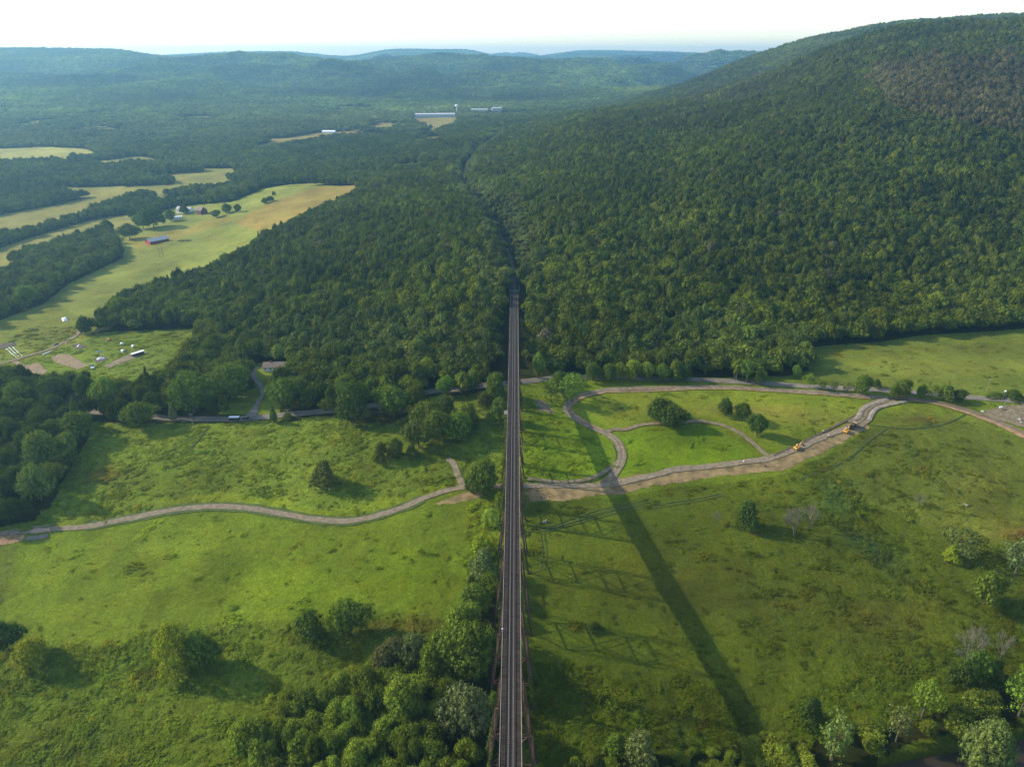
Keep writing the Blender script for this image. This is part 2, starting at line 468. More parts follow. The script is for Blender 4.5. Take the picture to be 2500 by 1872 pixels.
def bank_y(x): return np.where(x > 130, 185 + 0.20 * (x - 130), 185 - 0.9 * (130 - x))
def land(x, y):
    """ground height"""
    x = np.asarray(x, float); y = np.asarray(y, float)
    ye = np.maximum(y, 150.0)
    s = np.clip(x / ye, -1.29, 1.39)
    ly = np.log(np.clip(y, 61, 15000))
    fi = (s - SF[0]) / (SF[1] - SF[0]); fj = (ly - LY[0]) / (LY[1] - LY[0])
    i = np.clip(fi.astype(int), 0, len(SF) - 2); j = np.clip(fj.astype(int), 0, len(LY) - 2)
    a = fi - i; b = fj - j
    z = (TF[i, j] * (1 - a) * (1 - b) + TF[i + 1, j] * a * (1 - b) + TF[i, j + 1] * (1 - a) * b + TF[i + 1, j + 1] * a * b)
    # the spurs and hollows of the wooded hills, and the roll of the meadows
    up = sstep(45, 110, z) * sstep(560, 800, y)
    far = sstep(3000, 5000, y)
    g = 1 - np.abs(2 * fbm(x + y * 0.15, y * 0.8, 330, 4, 5) - 1)
    z = z + up * (1 - far) * (g - 0.72) * 30 * (0.5 + 0.5 * sstep(120, 250, z))
    g2 = 1 - np.abs(2 * fbm(x, y * 0.9, 1400, 5, 11) - 1)
    low = far * up * sstep(225, 150, z)
    z = z + low * (g2 - 0.72) * 300 + low * (fbm(x * 0.75, y * 1.25, 620, 3, 13) - 0.5) * 200 + far * up * (fbm(x, y, 700, 3, 17) - 0.5) * 14
    z = z + (fbm(x, y, 55, 3, 3) - 0.5) * 2.2 * (1 - up) * sstep(150, 260, y)
    z = z + (fbm(x, y, 11, 2, 8) - 0.5) * 0.5 * (1 - up) * (1 - sstep(900, 1500, y))
    # river channel
    dd = bank_y(x) - y
    ch = sstep(0, 4, dd) * sstep(24, 20, dd) * sstep(60, 80, x)
    z = z * (1 - ch) - 4.0 * ch
    # shelf and cutting of the railway
    d = np.abs(x - rail_x(y)); on = sstep(585, 588, y) * sstep(2000, 1960, y)
    z = np.where(on > 0, z * (1 - on * sstep(20, 6.5, d)) + (DECK_Z - 1.0) * on * sstep(20, 6.5, d), z)
    return z

# ground sheet
NS = 1150
sg = np.linspace(-0.95, 0.95, NS)
Yg = np.concatenate([np.linspace(-400, 120, 24, endpoint=False), np.arange(120, 620, 1.15)])
yy = [Yg[-1]]
while yy[-1] < 13500: yy.append(yy[-1] * 1.0062 + 0.0)
Yg = np.concatenate([Yg, np.array(yy[1:])])
GX = sg[None, :] * (Yg[:, None] + 450.0 * 0 + 250.0 + np.where(Yg[:, None] < 100, 200 * (100 - Yg[:, None]) / 500 + 0, 0))
WID = 250.0 + np.where(Yg < 100, 200 * (100 - Yg) / 500, 0) + Yg
GY = np.repeat(Yg[:, None], NS, 1)
GZ = land(GX, GY)
def H(x, y):
    """height of the finished sheet"""
    x = np.asarray(x, float); y = np.asarray(y, float)
    j = np.clip(np.searchsorted(Yg, y, side='right') - 1, 0, len(Yg) - 2)
    b = np.clip((y - Yg[j]) / (Yg[j + 1] - Yg[j]), 0, 1)
    w = WID[j] * (1 - b) + WID[j + 1] * b
    fi = np.clip((x / w - sg[0]) / (sg[1] - sg[0]), 0, NS - 1.001)
    i = fi.astype(int); a = fi - i
    return GZ[j, i] * (1 - a) * (1 - b) + GZ[j, i + 1] * a * (1 - b) + GZ[j + 1, i] * (1 - a) * b + GZ[j + 1, i + 1] * a * b

# view geometry: P coordinates = the photograph scaled to 2212 x 1656
PF = 1536.0
FW = np.array([-math.sin(YAW) * math.cos(PITCH), math.cos(YAW) * math.cos(PITCH), -math.sin(PITCH)])
RT = np.array([math.cos(YAW), math.sin(YAW), 0.0])
UP = np.cross(RT, FW)
def proj(x, y, z):
    dx = np.asarray(x) - CAM[0]; dy = np.asarray(y) - CAM[1]; dz = np.asarray(z) - CAM[2]
    d = dx * FW[0] + dy * FW[1] + dz * FW[2]
    d = np.where(d < 1, 1, d)
    return 1106 + PF * (dx * RT[0] + dy * RT[1] + dz * RT[2]) / d, 828 - PF * (dx * UP[0] + dy * UP[1] + dz * UP[2]) / d, d
_tt = np.concatenate([np.arange(150, 900, 0.8), 900 * 1.0012 ** np.arange(0, 2300)])
def at(u, v):
    """the point of the ground seen there"""
    d = FW + RT * (u - 1106) / PF + UP * (828 - v) / PF
    p = CAM[None, :] + _tt[:, None] * d[None, :]
    below = p[:, 2] < H(p[:, 0], p[:, 1])
    k = int(np.argmax(below)) if below.any() else len(_tt) - 1
    if k > 0:
        a, b = _tt[k - 1], _tt[k]
        for _ in range(12):
            c = (a + b) / 2; q = CAM + c * d
            if q[2] < float(H(q[0], q[1])): b = c
            else: a = c
        q = CAM + b * d
    else: q = p[0]
    return Vector((q[0], q[1], float(H(q[0], q[1]))))

def inpoly(u, v, poly):
    P = np.asarray(poly, float); r = np.zeros(np.shape(u), bool)
    j = len(P) - 1
    for i in range(len(P)):
        xi, yi = P[i]; xj, yj = P[j]
        c = ((yi > v) != (yj > v)) & (u < (xj - xi) * (v - yi) / ((yj - yi) or 1e-9) + xi)
        r ^= c; j = i
    return r

# ------------------------------------------------------------------ where wood stands and where it is open
OPEN = [
 [(-400,1800),(-400,1150),(0,1138),(60,1126),(110,1095),(150,1015),(192,945),(197,908),(250,914),(480,914),(600,905),(735,897),(765,915),(850,912),(905,885),
  (915,862),(1000,852),(1090,834),(1130,826),(1250,813),(1480,818),(1700,812),(1748,800),(1726,752),(1800,745),(1900,738),(2000,723),(2100,718),(2300,703),(2700,700),(2700,1800)],
 [(-200,835),(0,832),(205,838),(240,850),(300,850),(372,815),(400,785),(436,738),(428,709),(240,716),(196,722),(205,712),(275,655),(460,590),(548,545),(563,525),
  (700,458),(778,425),(772,401),(620,401),(560,411),(500,436),(390,446),(300,466),(240,476),(245,515),(262,545),(265,556),(255,563),(150,612),(95,656),(0,692),(-200,760)],
 [(470,895),(500,852),(552,838),(540,795),(560,784),(622,780),(634,800),(612,840),(602,896)],
 [(135,884),(145,853),(165,842),(235,852),(250,888)],
 [(300,399),(239,412),(137,440),(0,464),(-100,485),(-100,545),(0,520),(103,494),(175,470),(240,444),(306,420)],
 [(288,462),(222,470),(178,481),(51,518),(0,536),(-60,558),(-60,600),(0,578),(60,552),(180,514),(230,498),(292,486)],
 [(-80,575),(0,572),(30,570),(45,578),(20,592),(0,602),(-80,620)],
 [(-200,322),(0,321),(100,317),(180,321),(215,332),(200,342),(120,351),(0,356),(-200,360)],
 [(552,316),(602,301),(684,287),(760,283),(838,270),(842,276),(760,290),(700,302),(600,320),(560,326)],
 [(886,254),(985,248),(992,262),(978,276),(938,284),(903,270)],
 [(1018,246),(1140,242),(1142,248),(1100,252),(1060,250)],
]
WOODS_IN = [
 [(520,1760),(545,1630),(620,1545),(740,1490),(880,1450),(990,1500),(1046,1600),(1046,1760)],
 [(1200,1760),(1225,1660),(1330,1612),(1450,1630),(1560,1612),(1640,1580),(1700,1600),(1800,1590),(1900,1570),(1990,1548),(2060,1520),(2120,1500),(2300,1470),(2300,1535),(2130,1562),(2060,1582),(1975,1600),(1895,1640),(1880,1760)],

 [(1012,1270),(1066,1230),(1080,1400),(1086,1760),(1046,1760),(1046,1600),(990,1500),(925,1450),(985,1330)],
]
RIVER_P = [(1830,1760),(1885,1668),(1985,1612),(2060,1600),(2130,1578),(2400,1545),(2700,1760)]
def clearing(x, y):
    """small fields scattered through the valley woods on the left"""
    return (fbm(x, np.asarray(y) * 1.9, 210, 3, 99) > 0.685) & (y > 1250) & (y < 3600) & (x < -0.10 * y) & (np.abs(x) < 1.2 * y)
def is_open(u, v):
    r = np.zeros(np.shape(u), bool)
    for P in OPEN: r |= inpoly(u, v, P)
    for P in WOODS_IN: r &= ~inpoly(u, v, P)
    return r

# ------------------------------------------------------------------ colours of the ground cover
gu, gv, gd = proj(GX, GY, GZ)
wob = (fbm(GX, GY, 9, 3, 21) - 0.5) * 14
wob2 = (fbm(GX, GY, 14, 3, 22) - 0.5) * 14
wk = np.clip(400 / np.maximum(gd, 100), 0.05, 1.4)
qu = gu + wob * wk; qv = gv + wob2 * wk * 0.6
opn = is_open(gu, gv) | (GY < 175)
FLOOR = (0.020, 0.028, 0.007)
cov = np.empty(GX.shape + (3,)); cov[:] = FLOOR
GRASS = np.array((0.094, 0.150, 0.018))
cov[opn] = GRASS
clr = clearing(GX, GY) & ~opn & (GZ < 80)
opn = opn | clr
cov[clr] = (0.15, 0.17, 0.07)
rou = np.where(opn, 0.35, 0.2)
def blend(mask, c, k=1.0, rough=None):
    global rou
    mk = (mask * k * opn)[..., None]
    cov[:] = cov * (1 - mk) + np.array(c) * mk
    if rough is not None: rou = rou * (1 - mk[..., 0]) + rough * mk[..., 0]
def soft(poly, c, k=1.0, rough=None):
    blend(inpoly(qu, qv, poly).astype(float), c, k, rough)
def blob(u, v, ru, rv, c, k=1.0, rough=None, rot=0.0):
    a = math.radians(rot); du = qu - u; dv = qv - v
    x = (du * math.cos(a) + dv * math.sin(a)) / ru; y = (-du * math.sin(a) + dv * math.cos(a)) / rv
    blend(np.exp(-1.2 * (x * x + y * y)) , c, k, rough)
# left: tall growth above the path, mown bright slope below, rough bank at the bottom
soft([(60,1150),(200,905),(1090,830),(1090,1045),(960,1060),(850,1100),(740,1120),(480,1080),(340,1096),(180,1130)], (0.095,0.148,0.026), 0.9, 0.6)
soft([(300,1085),(480,1060),(600,1078),(700,1100),(860,1070),(980,1030),(1090,1000),(1090,1045),(960,1060),(850,1100),(740,1120),(480,1085)], (0.125,0.185,0.022), 0.8, 0.3)
soft([(-400,1420),(30,1388),(250,1392),(330,1358),(600,1340),(850,1325),(1000,1340),(1060,1400),(1060,1760),(-400,1760)], (0.076,0.122,0.019), 0.9, 0.9)
soft([(-300,1160),(0,1150),(40,1170),(10,1300),(-60,1340),(-300,1340)], (0.085,0.125,0.03), 0.8, 0.7)
blob(300,1290,200,70,(0.112,0.165,0.022),0.6); blob(640,1270,170,60,(0.10,0.165,0.012),0.7); blob(900,1240,120,70,(0.102,0.172,0.010),0.7)
blob(220,1025,60,14,(0.17,0.12,0.05),0.55); blob(300,1180,110,30,(0.12,0.17,0.03),0.5)
blob(880,1350,90,16,(0.12,0.10,0.03),0.6); blob(760,1345,120,14,(0.05,0.06,0.015),0.5); blob(345,1450,60,14,(0.08,0.075,0.02),0.5)
blob(200,1540,160,60,(0.075,0.125,0.018),0.6); blob(120,1620,160,40,(0.088,0.13,0.03),0.6)
# right of the viaduct: rank olive meadow with browner and bluer drifts
soft([(1140,1085),(1330,1075),(1480,1050),(1680,1030),(1780,985),(1880,925),(2080,905),(2260,960),(2700,1000),(2700,1760),(1130,1760)], (0.070,0.108,0.013), 0.95, 0.6)
soft([(1130,1400),(1300,1400),(1560,1480),(1680,1640),(1600,1760),(1130,1760)], (0.060,0.095,0.010), 0.85, 1.0)
soft([(1700,1480),(1900,1430),(2060,1400),(2300,1300),(2300,1600),(1700,1640)], (0.068,0.112,0.014), 0.7, 0.9)
soft([(1860,940),(1960,880),(2110,900),(2230,950),(2400,1010),(2400,1130),(2050,1160),(1950,1110),(1780,1060),(1790,990)], (0.100,0.145,0.030), 0.85, 0.35)
blob(2120,1130,110,50,(0.145,0.18,0.04),0.8,0.25); blob(2090,1040,90,30,(0.135,0.165,0.045),0.6)
blob(1450,1260,180,60,(0.074,0.094,0.016),0.8); blob(1900,1330,150,70,(0.076,0.09,0.018),0.7); blob(1640,1300,120,50,(0.068,0.085,0.018),0.55)
blob(1500,1120,160,22,(0.078,0.12,0.014),0.6); blob(1350,1200,90,40,(0.10,0.135,0.012),0.6); blob(1990,905,46,9,(0.08,0.055,0.03),0.8); blob(2000,880,110,30,(0.12,0.17,0.028),0.5)
blob(1800,1075,30,60,(0.065,0.125,0.045),0.9,0.9,-25); blob(1880,1185,75,22,(0.062,0.115,0.052),0.9,0.8,35)
blob(1260,1640,100,80,(0.055,0.10,0.012),0.6); blob(2200,1150,60,14,(0.14,0.09,0.05),0.6); blob(2160,990,70,30,(0.12,0.16,0.04),0.5)
# the loop and the lens of grass inside it
soft([(1225,880),(1300,842),(1560,832),(1920,858),(1860,905),(1740,950),(1655,985),(1600,945),(1510,910),(1330,930)], (0.112,0.165,0.022), 0.9, 0.3)
blob(1620,885,140,12,(0.13,0.115,0.045),0.65); blob(1760,905,120,16,(0.115,0.125,0.040),0.6); blob(1400,880,110,20,(0.145,0.195,0.032),0.7)
blob(1690,960,70,12,(0.10,0.17,0.014),0.6)
soft([(1345,1020),(1320,945),(1400,920),(1550,925),(1640,985),(1480,1005)], (0.092,0.168,0.010), 0.95, 0.3)
soft([(1140,860),(1220,870),(1240,910),(1320,950),(1330,1000),(1290,1030),(1140,1045)], (0.085,0.150,0.012), 0.9, 0.45)
# field behind the road on the right
soft([(1720,740),(2700,690),(2700,860),(2100,850),(1760,830)], (0.095,0.138,0.034), 0.95, 0.15)
blob(2010,790,220,26,(0.135,0.175,0.045),0.8,0.12); blob(2080,752,200,8,(0.088,0.105,0.030),0.7)
# left farmland
soft([(-200,700),(0,560),(255,540),(240,470),(390,440),(560,405),(800,398),(800,430),(560,530),(200,715),(0,720)], (0.155,0.200,0.065), 0.95, 0.15)
soft([(505,482),(560,448),(620,424),(690,404),(800,398),(800,430),(560,500)], (0.190,0.168,0.072), 0.9, 0.1)
soft([(262,515),(390,495),(470,466),(520,470),(430,500),(370,522),(300,540)], (0.185,0.175,0.062), 0.7, 0.1)
soft([(0,700),(120,655),(200,700),(200,730),(120,760),(0,800),(-100,760)], (0.125,0.165,0.040), 0.9, 0.4)
soft([(200,720),(430,700),(440,740),(370,820),(220,850),(205,800),(150,760)], (0.100,0.155,0.028), 0.9, 0.45)
soft([(-300,300),(230,300),(230,365),(-300,380)], (0.25,0.275,0.125), 0.95, 0.1)
soft([(540,330),(560,300),(760,270),(850,262),(850,285),(600,330)], (0.19,0.17,0.085), 0.95, 0.1)
soft([(870,240),(1150,235),(1150,256),(990,290),(900,290)], (0.17,0.16,0.08), 0.95, 0.1)
soft([(300,395),(-100,460),(-100,620),(60,600),(300,480)], (0.17,0.18,0.075), 0.95, 0.1)
soft([(470,895),(500,852),(552,838),(540,795),(560,784),(622,780),(634,800),(612,840),(602,896)], (0.100,0.150,0.022), 0.95, 0.05)
soft([(135,884),(145,853),(165,842),(235,852),(250,888)], (0.12,0.10,0.06), 0.9, 0.2)
soft([(880,1000),(1000,880),(1090,860),(1090,1040),(1000,1060)], (0.078,0.125,0.022), 0.5, 0.7)
rou = np.where(inpoly(gu, gv, [(1120,1060),(1560,1060),(1640,1500),(1130,1440)]), np.minimum(rou, 0.28), rou)
# broad drifts within every open field
dr = (fbm(GX, GY, 42, 4, 31) - 0.5) * 2
cov = cov * (1 + 0.32 * dr * opn)[..., None]
dr2 = sstep(0.56, 0.68, fbm(GX, GY, 20, 4, 41)) * opn * sstep(1500, 700, GY)
cov = cov * (1 - 0.18 * dr2)[..., None]
rt = inpoly(gu, gv, [(1108,1060),(1480,1040),(1700,1010),(1790,985),(1880,925),(2060,905),(2230,950),(2700,1000),(2700,1760),(1108,1760)])
cov = cov * np.where(rt[..., None], np.array([0.84, 0.74, 0.66]), np.array([1.10, 0.97, 0.86]))
cov = np.clip(cov * np.array([1.0, 1.0, 0.60]), 0.003, 0.6)

def _soft(a, n):
    k = np.ones(2 * n + 1) / (2 * n + 1)
    a = np.apply_along_axis(lambda r: np.convolve(np.pad(r, n, mode='edge'), k, 'valid'), 0, a)
    return np.apply_along_axis(lambda r: np.convolve(np.pad(r, n, mode='edge'), k, 'valid'), 1, a)
rou = _soft(_soft(rou, 4), 4)
GZ += (fbm(GX, GY, 4.2, 2, 101) - 0.5) * 0.8 * rou * opn * sstep(900, 600, GY) * (np.abs(bank_y(GX) - 12 - GY) > 14)
nr, nc = GX.shape
idx = np.arange(nr * nc).reshape(nr, nc)
fq = np.stack([idx[:-1, :-1], idx[:-1, 1:], idx[1:, 1:], idx[1:, :-1]], -1).reshape(-1, 4)
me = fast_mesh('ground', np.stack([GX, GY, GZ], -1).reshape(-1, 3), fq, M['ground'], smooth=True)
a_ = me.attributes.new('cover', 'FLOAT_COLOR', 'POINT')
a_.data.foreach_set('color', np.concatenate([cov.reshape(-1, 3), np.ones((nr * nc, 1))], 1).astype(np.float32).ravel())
a_ = me.attributes.new('rough', 'FLOAT', 'POINT')
a_.data.foreach_set('value', rou.astype(np.float32).ravel())
ground = link(bpy.data.objects.new('ground', me))
tag(ground, 'grassy valley floor and wooded hills around the viaduct', 'ground', kind='structure')

# river
xs = np.linspace(62, 640, 140)
cy = bank_y(xs)
co = np.concatenate([np.stack([xs, cy + 1, np.full_like(xs, -1.7)], 1), np.stack([xs, cy - 26, np.full_like(xs, -1.7)], 1)])
n = len(xs)
o = link(bpy.data.objects.new('river', fast_mesh('river', co, [(i, n + i, n + i + 1, i + 1) for i in range(n - 1)], M['water'])))
tag(o, 'dark brown river between leafy banks at the lower right corner', 'river', kind='structure')

# ------------------------------------------------------------------ roads, paths and bare soil
def wpts(P): return np.array([(lambda q: (q.x, q.y))(at(*p)) for p in P])
def resample(W_, step):
    D = _dense(W_, 16); L = np.concatenate([[0], np.cumsum(np.linalg.norm(np.diff(D, axis=0), axis=1))])
    n = max(2, int(L[-1] / step) + 1); q = np.linspace(0, L[-1], n)
    return np.stack([np.interp(q, L, D[:, 0]), np.interp(q, L, D[:, 1])], 1)
ROADS = []      # (polyline, half width) for keeping growth off
def ribbon(name, P, width, m, off, label, cat, ragged=0.0, world=False, lat=0.0, step=1.5, crown=0.0, guard=True, wend=None):
    W_ = np.asarray(P, float) if world else wpts(P)
    C = resample(W_, step)
    tn = np.gradient(C, axis=0); tn /= np.linalg.norm(tn, axis=1)[:, None] + 1e-9
    nn = np.stack([tn[:, 1], -tn[:, 0]], 1)
    C = C + nn * lat
    k = max(3, int(width / 0.9) + 1)
    tt = np.linspace(-1, 1, k)
    wv = np.interp(np.linspace(0, 1, len(C)), np.linspace(0, 1, len(width_l)) , width_l) if (width_l := (wend if wend else [width, width])) else None
    hw = wv[:, None] / 2 * np.ones((1, k))
    if ragged:
        L = np.arange(len(C)) * step
        hw = hw + np.where(tt[None, :] < 0, (fbm(L, L * 0 + 3, 5, 3, 61) - 0.5)[:, None], (fbm(L, L * 0 + 9, 5, 3, 62) - 0.5)[:, None]) * 2 * ragged
    x = C[:, 0:1] + nn[:, 0:1] * hw * tt; y = C[:, 1:2] + nn[:, 1:2] * hw * tt
    z = H(x, y) + off + 0.2 + crown * (1 - tt[None, :] ** 2)
    ix = np.arange(x.size).reshape(x.shape)
    f = np.stack([ix[:-1, :-1], ix[:-1, 1:], ix[1:, 1:], ix[1:, :-1]], -1).reshape(-1, 4)
    o = link(bpy.data.objects.new(name, fast_mesh(name, np.stack([x, y, z], -1).reshape(-1, 3), f[:, ::-1], m, smooth=True)))
    tag(o, label, cat, kind='structure')
    if guard: ROADS.append((C, max(wv) / 2 + 0.6))
    return o
def patch(name, P, m, off, label, cat, ragged=0.6, res=1.0):
    W_ = wpts(P)
    x0, y0 = W_.min(0) - 1; x1, y1 = W_.max(0) + 1
    nx, ny = int((x1 - x0) / res) + 2, int((y1 - y0) / res) + 2
    X, Y = np.meshgrid(np.linspace(x0, x1, nx), np.linspace(y0, y1, ny))
    qx = X + (fbm(X, Y, 4, 3, 71) - 0.5) * 4 * ragged; qy = Y + (fbm(X, Y, 4, 3, 72) - 0.5) * 4 * ragged
    ins = inpoly(qx, qy, W_)
    ix = np.arange(X.size).reshape(X.shape)
    keep = ins[:-1, :-1] & ins[1:, :-1] & ins[:-1, 1:] & ins[1:, 1:]
    f = np.stack([ix[:-1, :-1], ix[:-1, 1:], ix[1:, 1:], ix[1:, :-1]], -1)[keep]
    if len(f) == 0: return None
    o = link(bpy.data.objects.new(name, fast_mesh(name, np.stack([X, Y, H(X, Y) + off], -1).reshape(-1, 3), f, m, smooth=True)))
    ROADS.append((resample(np.vstack([W_, W_[:1]]), 2), 0.8))
    PATCHES.append(W_)
    return tag(o, label, cat, kind='structure')
PATCHES = []
ROAD = [(-90,830),(0,856),(92,876),(171,886),(239,893),(342,901),(428,905),(513,905),(581,900),(650,893),(725,886),(800,877),(870,862),(930,846),(982,841),(1043,834),
        (1135,824),(1170,820),(1238,816),(1350,816),(1460,819),(1563,823),(1665,829),(1768,836),(1870,841),(1973,848),(2076,857),(2212,867),(2400,880)]
ribbon('country_road', ROAD, 6.6, M['asphalt'], 0.10, 'pale asphalt country road crossing below the viaduct', 'road')
DP = 'dirt_path'
PATHA = [(-120,1156),(0,1152),(60,1147),(82,1145),(137,1141),(188,1137),(257,1124),(342,1107),(411,1097),(479,1094),(547,1099),(616,1111),(667,1120),(718,1125),(752,1125),(793,1119),
         (862,1099),(913,1077),(964,1060),(1005,1052),(1074,1050),(1135,1050),(1221,1049),(1317,1048)]
ribbon('path_verge', PATHA[5:18], 7.0, M['track'], 0.06, 'trampled verge along the grey gravel path', 'verge', ragged=0.8)
ribbon('gravel_path', PATHA, 3.7, M['gravel'], 0.12, 'winding grey gravel path across the left meadow', 'path', ragged=0.35)
ribbon('path_spur', [(1001,1050),(990,1028),(982,1007),(976,997),(966,991)], 3.6, M['gravel'], 0.15, 'short gravel spur ending in the grass left of the viaduct', 'path', ragged=0.2)
patch('bare_soil', [(925,1090),(1000,1062),(1040,1056),(1060,1062),(1040,1075),(980,1088)], M['dirt'], 0.08, 'bare brown soil beside the gravel path left of the viaduct', 'soil')
patch('bare_soil', [(1130,1040),(1200,1042),(1290,1040),(1320,1020),(1345,1028),(1400,1022),(1460,1012),(1600,998),(1660,985),(1740,955),(1830,915),(1865,900),(1885,905),(1880,925),(1810,965),(1745,995),
                    (1690,1018),(1600,1024),(1500,1038),(1430,1048),(1370,1064),(1290,1072),(1200,1084),(1140,1084)], M['dirt'], 0.09, 'broad bare brown soil strip right of the viaduct', 'soil', 0.9)
patch('bare_soil', [(-60,1160),(0,1156),(55,1152),(62,1160),(40,1172),(0,1178),(-60,1182)], M['orange_dirt'], 0.09, 'orange sandy soil at the left end of the gravel path', 'soil')
ribbon('dirt_road', [(1317,1048),(1322,1030),(1336,1008),(1343,985),(1338,962),(1327,948),(1306,935),(1283,925),(1255,911),(1231,895),(1224,881),(1235,867),(1262,853),(1306,844),(1358,840),(1460,838),
        (1563,837),(1665,842),(1802,851),(1888,858),(1925,862)], 5.4, M['dirt_road'], 0.16, 'brown dirt road looping around the lens of grass', 'road', ragged=0.35)
ribbon('dirt_road', [(1140,1034),(1200,1041),(1260,1037),(1300,1022),(1330,1000)], 2.6, M['dirt_road'], 0.20, 'narrow dirt track curving into the loop road beside the viaduct', 'road', ragged=0.3)
ribbon('sand_edge', [(1308,932),(1283,921),(1258,907),(1238,893),(1232,882),(1243,868),(1266,856),(1308,848)], 1.7, M['orange_dirt'], 0.22, 'pale orange sand along the inner edge of the loop road', 'soil', ragged=0.5, wend=[0.6,2.4,1.6,2.6,1.0])
ribbon('sand_edge', [(1308,848),(1460,843),(1563,841),(1665,846),(1802,855),(1880,862)], 1.3, M['orange_dirt'], 0.22, 'thin orange sand line below the upper loop road', 'soil', ragged=0.4)
ribbon('dirt_path', [(1306,935),(1325,928),(1351,928),(1385,918),(1440,914),(1477,912),(1511,910),(1556,918),(1597,935),(1624,956),(1648,977),(1664,989)], 3.1, M['dirt_road'], 0.24, 'brown dirt path splitting the lens of grass', 'path', ragged=0.2)
ribbon('gravel_road', [(1325,1046),(1380,1034),(1460,1014),(1528,1008),(1597,999),(1658,991),(1700,978),(1740,961),(1785,941),(1836,922),(1862,908)], 4.2, M['gravel'], 0.20, 'grey gravel road under construction along the soil strip', 'road', ragged=0.8)
ribbon('trench', [(1672,985),(1700,972),(1740,953),(1785,930),(1830,908),(1850,896)], 1.5, M['dark_soil'], 0.26, 'dark fresh soil line along the new road', 'soil', ragged=0.4)
ribbon('dirt_road', [(1925,862),(1905,870),(1888,877),(1872,889),(1866,903),(1845,918)], 9.0, M['dirt_road'], 0.28, 'wide dirt road bending down from the junction between two pale berms', 'road', ragged=0.3)
ribbon('gravel_berm', [(1917,861),(1905,866),(1884,873),(1864,883),(1856,895),(1850,907)], 2.6, M['berm'], 0.34, 'pale gravel berm on the left side of the bending dirt road', 'berm', crown=0.35)
ribbon('gravel_berm', [(1958,867),(1935,872),(1905,879),(1890,886),(1882,897),(1877,909)], 2.8, M['berm'], 0.34, 'pale gravel berm on the right side of the bending dirt road', 'berm', crown=0.35)
ribbon('dirt_road', [(1915,861),(1956,861),(2007,867),(2059,878),(2110,894),(2161,914),(2212,936),(2290,975)], 4.4, M['dirt_road'], 0.30, 'dirt track running to the right edge below the road', 'road', ragged=0.3)
ribbon('sand_edge', [(1960,866),(2007,871),(2059,883),(2110,900),(2161,920),(2212,944),(2290,985)], 3.0, M['orange_dirt'], 0.36, 'orange sand along the lower edge of the right hand track', 'soil', ragged=0.6, wend=[1,2,3,5,8])
patch('parking_patch', [(2118,890),(2150,880),(2172,874),(2225,872),(2330,890),(2330,960),(2230,930),(2170,912),(2135,905)], M['dirt_road'], 0.20, 'dark muddy parking patch at the right edge below the road', 'parking')
ribbon('driveway', [(542,900),(550,884),(560,866),(568,850),(563,834),(549,815),(545,800),(556,792)], 3.2, M['asphalt'], 0.16, 'grey driveway curving up to the white house', 'driveway', wend=[7,3.2,3,3,3,4,8])
ribbon('farm_track', [(182,705),(172,717),(160,729),(134,742),(101,757),(60,769),(20,781),(-60,800)], 3.6, M['dirt_road'], 0.15, 'dusty farm track beside the garden plots', 'track', ragged=0.4)
patch('tilled_plot', [(108,772),(128,764),(155,766),(193,789),(167,799),(118,784)], M['plot'], 0.2, 'brown tilled garden plot, the largest of the plots', 'garden plot', 0.3)
patch('tilled_plot', [(22,781),(40,779),(60,789),(84,782),(106,801),(94,814),(59,804)], M['plot'], 0.2, 'reddish tilled garden plot in front of the roadside trees', 'garden plot', 0.3)
patch('tilled_plot', [(-30,744),(34,739),(38,746),(10,753),(-30,758)], M['dark_soil'], 0.2, 'small dark plot at the left edge beside white row covers', 'garden plot', 0.3)
patch('bare_soil', [(200,775),(223,766),(238,777),(206,786)], M['dark_soil'], 0.2, 'dark soil under the pale tarpaulin in the garden', 'soil', 0.4)
patch('bare_soil', [(150,745),(170,741),(190,748),(170,757)], M['dark_soil'], 0.2, 'dark soil heap bed near the farm track', 'soil', 0.4)
patch('bare_soil', [(262,772),(309,757),(322,762),(280,779),(232,796),(222,790)], M['dirt_road'], 0.18, 'trodden soil around the long white roofed shed', 'soil', 0.5)
patch('bare_soil', [(1150,858),(1190,872),(1200,895),(1160,890)], M['dirt_road'], 0.07, 'thin worn soil beside the viaduct below the road', 'soil', 1.0)
# wheel ruts
def ruts(P, gap=1.9, w=0.55, m='track', label='', n=2, off=0.07):
    for i in range(n):
        ribbon('wheel_rut', P, w, M[m], off, label, 'rut', ragged=0.15, lat=(i - (n - 1) / 2) * gap, guard=False)
ruts([(1140,1146),(1190,1140),(1240,1122),(1290,1105),(1350,1092),(1400,1082)], label='dark twin wheel ruts fanning out right of the viaduct')
ruts([(1180,1146),(1240,1130),(1300,1113),(1360,1098),(1450,1088),(1560,1068)], label='second pair of dark wheel ruts curving across the right meadow')
ruts([(1170,1150),(1176,1190),(1172,1230)], w=0.4, label='short wheel ruts beside the right tower feet')
LOOP = [(1322,1030),(1336,1008),(1343,985),(1338,962),(1327,948),(1306,935),(1283,925),(1255,911),(1231,895),(1224,881),(1235,867),(1262,853),(1306,844),(1358,840),(1460,838),
        (1563,837),(1665,842),(1802,851),(1888,858)]
ruts(LOOP, 2.3, 0.55, 'berm', 'pale wheel tracks pressed into the loop road', off=0.22)
ruts([(1915,862),(1956,861),(2007,867),(2059,878),(2110,894),(2161,914),(2212,936)], 1.9, 0.5, 'dark_soil', 'dark wheel tracks in the right hand dirt track', off=0.38)
ruts([(1925,862),(1905,870),(1888,877),(1872,889),(1866,903),(1845,918)], 2.2, 0.6, 'dark_soil', 'dark wheel tracks in the bending dirt road', off=0.34)
ribbon('furrow', [(1730,1035),(1790,1012),(1840,985),(1880,950),(1915,925)], 0.9, M['track_dark'], 0.07, 'dark furrow following the lower side of the soil strip', 'rut', ragged=0.3, guard=False)
